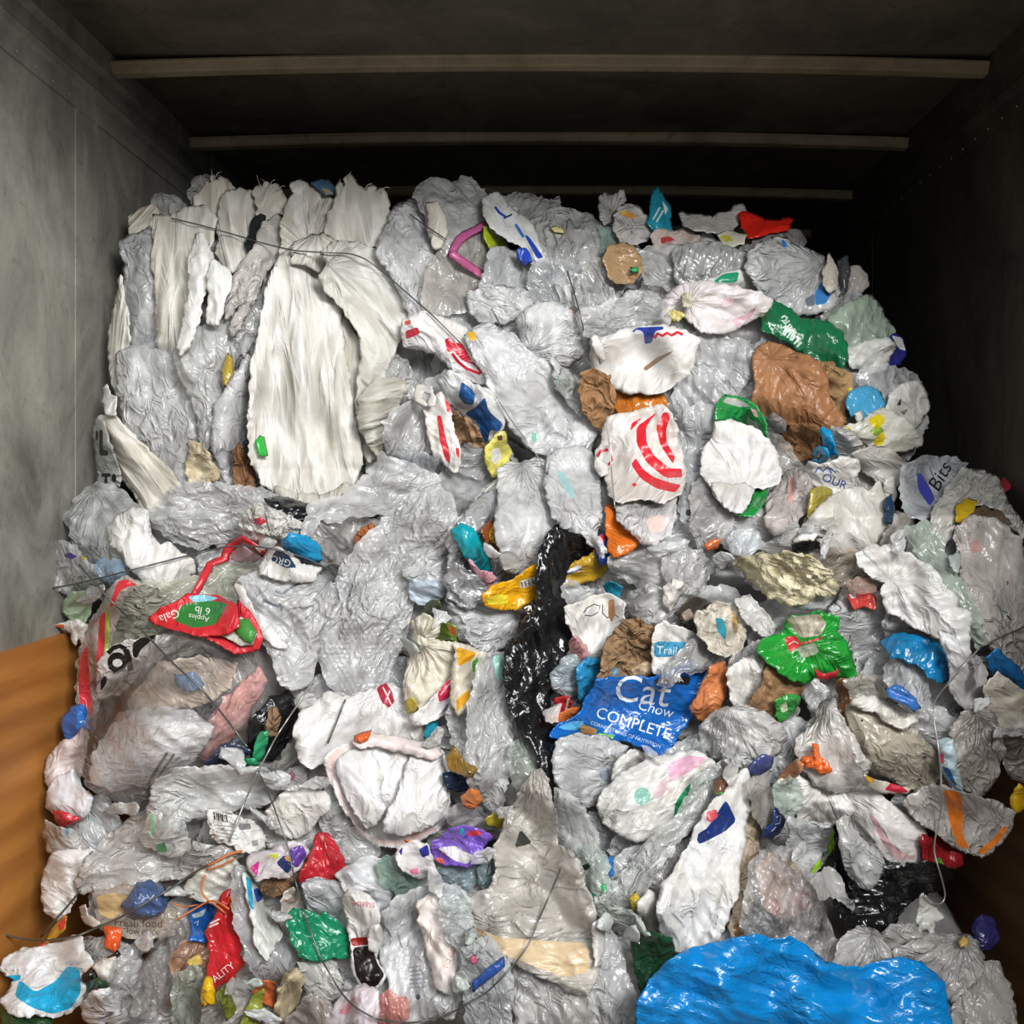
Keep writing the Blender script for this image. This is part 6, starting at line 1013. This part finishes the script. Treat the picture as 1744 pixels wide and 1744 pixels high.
I('plastic_bag', 'white sleeve with maroon band and black end hanging upside down', 'bag', 'bag', '#e4e2e4', '584,1530 595,1515 611,1518 642,1545 644,1560 634,1590 634,1610 642,1640 655,1660 642,1680 620,1683 606,1660 601,1620 594,1580', puff=.55, fold=88, h=3.0, amp=.7,
  prints=[('maroon_band', '#90241e', '596,1598 634,1595 634,1608 600,1612'), ('black_end', '#17110f', '600,1614 634,1610 642,1640 655,1660 642,1680 620,1683 606,1660'), ('lettering', '#c05060', ('SSBE0-P', 639, 1538, 12, 186))])
I('plastic_sheet', 'white folded tab beside the black sleeve end', 'sheet', 'bag', '#e6e5e3', '632,1580 646,1575 652,1600 640,1622 628,1620', fold=70)
I('zip_bag', 'clear zip bag with a dark blue closure strip', 'bag', 'film', '#a4aeb4', '788,1620 830,1598 862,1640 872,1700 862,1785 798,1785 793,1700', fold=70, kids=[('closure_strip', 'print', '#2a4c94', '805,1673 830,1650 857,1630 859,1645 830,1669 806,1690', {'amp': .3}), ('label', 'print', '#cf5f80', '800,1630 810,1625 813,1640 803,1643', {'flat': True})])
I('plastic_bag', 'coral red film bag in the bottom row below the black sleeve end', 'bag', 'film', '#d4604a', '638,1700 665,1688 690,1698 692,1785 633,1785', puff=.5)
I('plastic_bag', 'lilac and pink striped bag at the bottom beside the coral bag', 'bag', 'bag', '#dcd2dc', '558,1730 590,1693 620,1678 642,1690 644,1720 640,1785 548,1785', fold=130, prints=[('stripe', '#d08a98', '575,1725 600,1700 610,1695 590,1730')])
I('film_scrap', 'orange crumpled film below the white and teal packet', 'film', 'gloss', '#cf6a3a', '430,1690 445,1670 467,1673 474,1695 463,1717 443,1707', freq=1.6)
I('plastic_bag', 'cream stringy film strands beside the orange crumple', 'bag', 'woven', '#cfbf9f', '468,1722 475,1690 490,1658 505,1650 517,1670 502,1712 485,1740', fold=115, amp=1.4)
I('film_scrap', 'olive green leafy film below the grey-blue pleat', 'film', 'gloss', '#8a923a', '413,1742 430,1700 447,1688 442,1730 430,1785 413,1785', fold=110)
I('film_scrap', 'dark lime film fold beside the yellow packet base', 'film', 'gloss', '#76822a', '370,1692 385,1678 400,1720 386,1738', fold=80)
I('plastic_film', 'brownish film folds at the bottom between the strands and the striped bag', 'film', 'film', '#988c80', '488,1742 520,1700 557,1705 562,1785 478,1785')
# far right bottom; white bags greyed, their shade put into the colour
I('plastic_bag', 'hazy white bag lump greyed for shade behind the blue bag', 'bag', 'haze', '#a39d94', '1493,1600 1520,1577 1555,1575 1570,1595 1560,1620 1515,1625', puff=.5)
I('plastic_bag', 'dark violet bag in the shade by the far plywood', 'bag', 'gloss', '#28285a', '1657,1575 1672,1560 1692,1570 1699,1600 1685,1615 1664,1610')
I('plastic_film', 'white film sheets greyed for shade sloping down by the far plywood', 'film', 'haze', '#938c84', '1618,1660 1660,1640 1700,1640 1722,1690 1730,1785 1625,1785', fold=70, puff=.3)
I('plastic_bag', 'white bag greyed for shade with a yellow knot behind the blue bag', 'bag', 'haze', '#a9a39c', '1513,1625 1550,1603 1595,1591 1637,1593 1662,1605 1674,1630 1667,1662 1642,1687 1620,1702 1598,1682 1588,1652 1558,1642', puff=.45, fan='1640,1600', kids=[('knot', 'bag', '#c8a860', '1632,1602 1640,1595 1650,1602 1646,1612 1636,1612', {'freq': 2})])
I('plastic_film', 'translucent white film greyed for shade piled just behind the blue bag', 'film', 'haze', '#a9a6a0', '1418,1642 1435,1600 1460,1580 1487,1583 1507,1610 1517,1632 1490,1652 1450,1657', fan='1485,1590', puff=.5)
I('plastic_bag', 'big bright blue bag in front at the bottom', 'bag', 'sheen', '#0a78c4', '1085,1785 1088,1710 1108,1670 1138,1640 1178,1618 1240,1603 1290,1594 1312,1603 1347,1598 1372,1614 1402,1640 1440,1650 1470,1650 1500,1640 1530,1634 1570,1643 1592,1660 1605,1675 1612,1710 1630,1785', puff=.5, maxT=.10, fold=20, amp=1.1, lift=.05,
  dents=[(1330, 1680, 70, -.05), (1240, 1650, 40, .03), (1470, 1690, 60, -.03), (1400, 1650, 26, .04), (1560, 1700, 50, .02)])

# ------------------------------------------------------------------ small torn shreds lodged in the gaps
rf = np.random.RandomState(23); SC = ['#e6e6e4', '#cfd0d0', '#dcdad4', '#c6cacc', '#e9e9e9', '#bfc2c0', '#d6d0c6', '#b9c4c2']
cand = []
for _ in range(2600):
    p = np.array([[rf.uniform(70, 1740), rf.uniform(330, 1740)]])
    if not pip(p, PE)[0] or p[0, 1] < 900 or (1020 < p[0, 0] < 1180 and 680 < p[0, 1] < 860) or (1080 < p[0, 0] < 1635 and p[0, 1] > 1590): continue
    ring = p + 26 * np.array([[math.cos(a), math.sin(a)] for a in np.linspace(0, 6.28, 9)[:-1]])
    cand.append((bil(HG, GX0, GY0, ring).mean() - bil(HG, GX0, GY0, p)[0], p[0, 0], p[0, 1]))
cand.sort(reverse=True); done = []
for dz, x, y in cand:
    if dz < 0.014 or len(done) >= 40: break
    if any((x - a) ** 2 + (y - b) ** 2 < 44 ** 2 for a, b in done): continue
    done.append((x, y)); n = rf.randint(6, 10); L_, W_ = rf.uniform(18, 38), rf.uniform(8, 16); ro = rf.uniform(0, 3.14); pts = []
    for k in range(n):
        a = 2 * math.pi * k / n; u, v = L_ * math.cos(a) * rf.uniform(.35, 1.2), W_ * math.sin(a) * rf.uniform(.3, 1.5)
        pts.append((x + u * math.cos(ro) - v * math.sin(ro), y + u * math.sin(ro) + v * math.cos(ro)))
    I('film_shred', 'small torn pale plastic shred lodged in a crevice between bigger pieces', 'shred', ('film', 'haze', 'film', 'bag')[len(done) % 4], SC[len(done) % len(SC)], pts,
      group='small torn shreds lodged in the crevices', fold=math.degrees(ro), puff=.2, amp=1.0, freq=1.6, sm=1, rag=2.0, lift=-.004)
# ------------------------------------------------------------------ bale wires and twine
WM = mat('wire', '#6c6f6d'); WL = mat('wire', '#b8b8b4'); TW = mat('woven', '#d2753f')
def wire(label, pts, r=.0019, m=None, name='bale_wire', cat='wire', lift=.012):
    tag(tube(name, pts, r, m or WM, lift=lift), label, cat)
wire('dark bale wire curving over the white woven sacks', '292,372 340,383 400,400 450,415 500,427 550,430 600,432 625,442 660,470 700,505 740,540 770,570 784,584')
wire('short wire end across the milky film sack', '698,365 725,385 760,408')
wire('short black wire poking from the translucent white bag', '837,525 846,542 855,562', .0018)
wire('thin black wire beside the bluish grey clear pack', '966,462 978,500 987,530 994,562', .0018)
wire('thin pale wire running down the clear film fan', '845,675 870,715 900,755 926,792', .0016, WL)
wire('taut wire down the side of the red arc bag', '1031,700 1038,760 1042,810 1047,862', .0018, WL)
wire('long wire arching over the apple bag to the bubble wrap', '28,1016 67,1006 132,994 223,971 292,953 384,931 426,929 476,937 522,950 577,979', .0020)
wire('wire slanting across the apple bag and the filled bag', '135,962 155,985 190,1025 240,1072 300,1135 340,1170 370,1205 405,1250 421,1272', .0024)
wire('pale straight wire slanting beside the open white bag', '541,1148 500,1210 470,1255 452,1290 440,1312 415,1370 390,1434', .0021, WL)
wire('long wire looping from the film sleeve through the bottom row', '440,1312 465,1370 490,1440 500,1490 520,1560 545,1630 580,1690 602,1714 640,1736 700,1743 760,1730 830,1690 870,1650 900,1610 920,1560 938,1520 955,1478')
wire('bent dark wire on the neck of the open white bag', '588,1192 570,1237 558,1266', .0022)
wire('pale wire slanting down at the shaded side and curling under', '1669,1103 1640,1135 1610,1170 1590,1195 1590,1225 1598,1270 1603,1320 1603,1380 1592,1430 1590,1450 1605,1500 1612,1530 1600,1545 1575,1525', .0022, WL)
wire('thin wire across the long pinkish bag to the wall', '1744,1068 1710,1082 1669,1103', .0016)
wire('dark wire sagging from the plywood to the lettered tan bag', '0,1590 40,1600 80,1602 130,1595 200,1565 280,1520 340,1480 400,1450', .0022)
wire('stiff wire end rising from the white balled bag', '70,1595 105,1555 137,1517', .0022)
wire('orange twine strand crossing the royal blue bag', '300,1566 330,1549 362,1530 390,1548', .0022, TW, 'twine', 'twine')
wire('orange twine strand looping over the tangled grey-white bag', '350,1490 340,1512 345,1528 366,1540 385,1556', .0022, TW, 'twine', 'twine')
wire('short orange twine strand beside the slate blue ball', '296,1538 312,1546 340,1540', .0020, TW, 'twine', 'twine')
wire('orange twine end at the edge of the broad film sheet', '345,1478 370,1466 395,1452 412,1450', .0030, TW, 'twine', 'twine')
wire('frayed orange twine end lying beside the thick one', '352,1482 378,1474 400,1462', .0022, TW, 'twine', 'twine')

# loose threads on the frayed sack tops
for nm, strands in (('woven_sack', ('358,306 361,296 360,288', '366,304 370,295 378,292', '340,322 332,314 326,318', '346,316 340,306 342,298')),
                    ('woven_sack.002', ('446,320 440,308 437,298', '460,318 462,309 468,306', '474,322 482,316 486,318', '452,316 450,308 444,305')),
                    ('woven_sack.008', ('596,306 594,298 598,292', '622,322 626,314 634,313', '650,326 656,318 664,320', '584,318 578,310 580,304'))):
    par = bpy.data.objects.get(nm)
    if par:
        for s_ in strands: tube('frayed_thread', s_, .0011, mat('woven', '#dcd7cb'), par, lift=.02, sides=4)
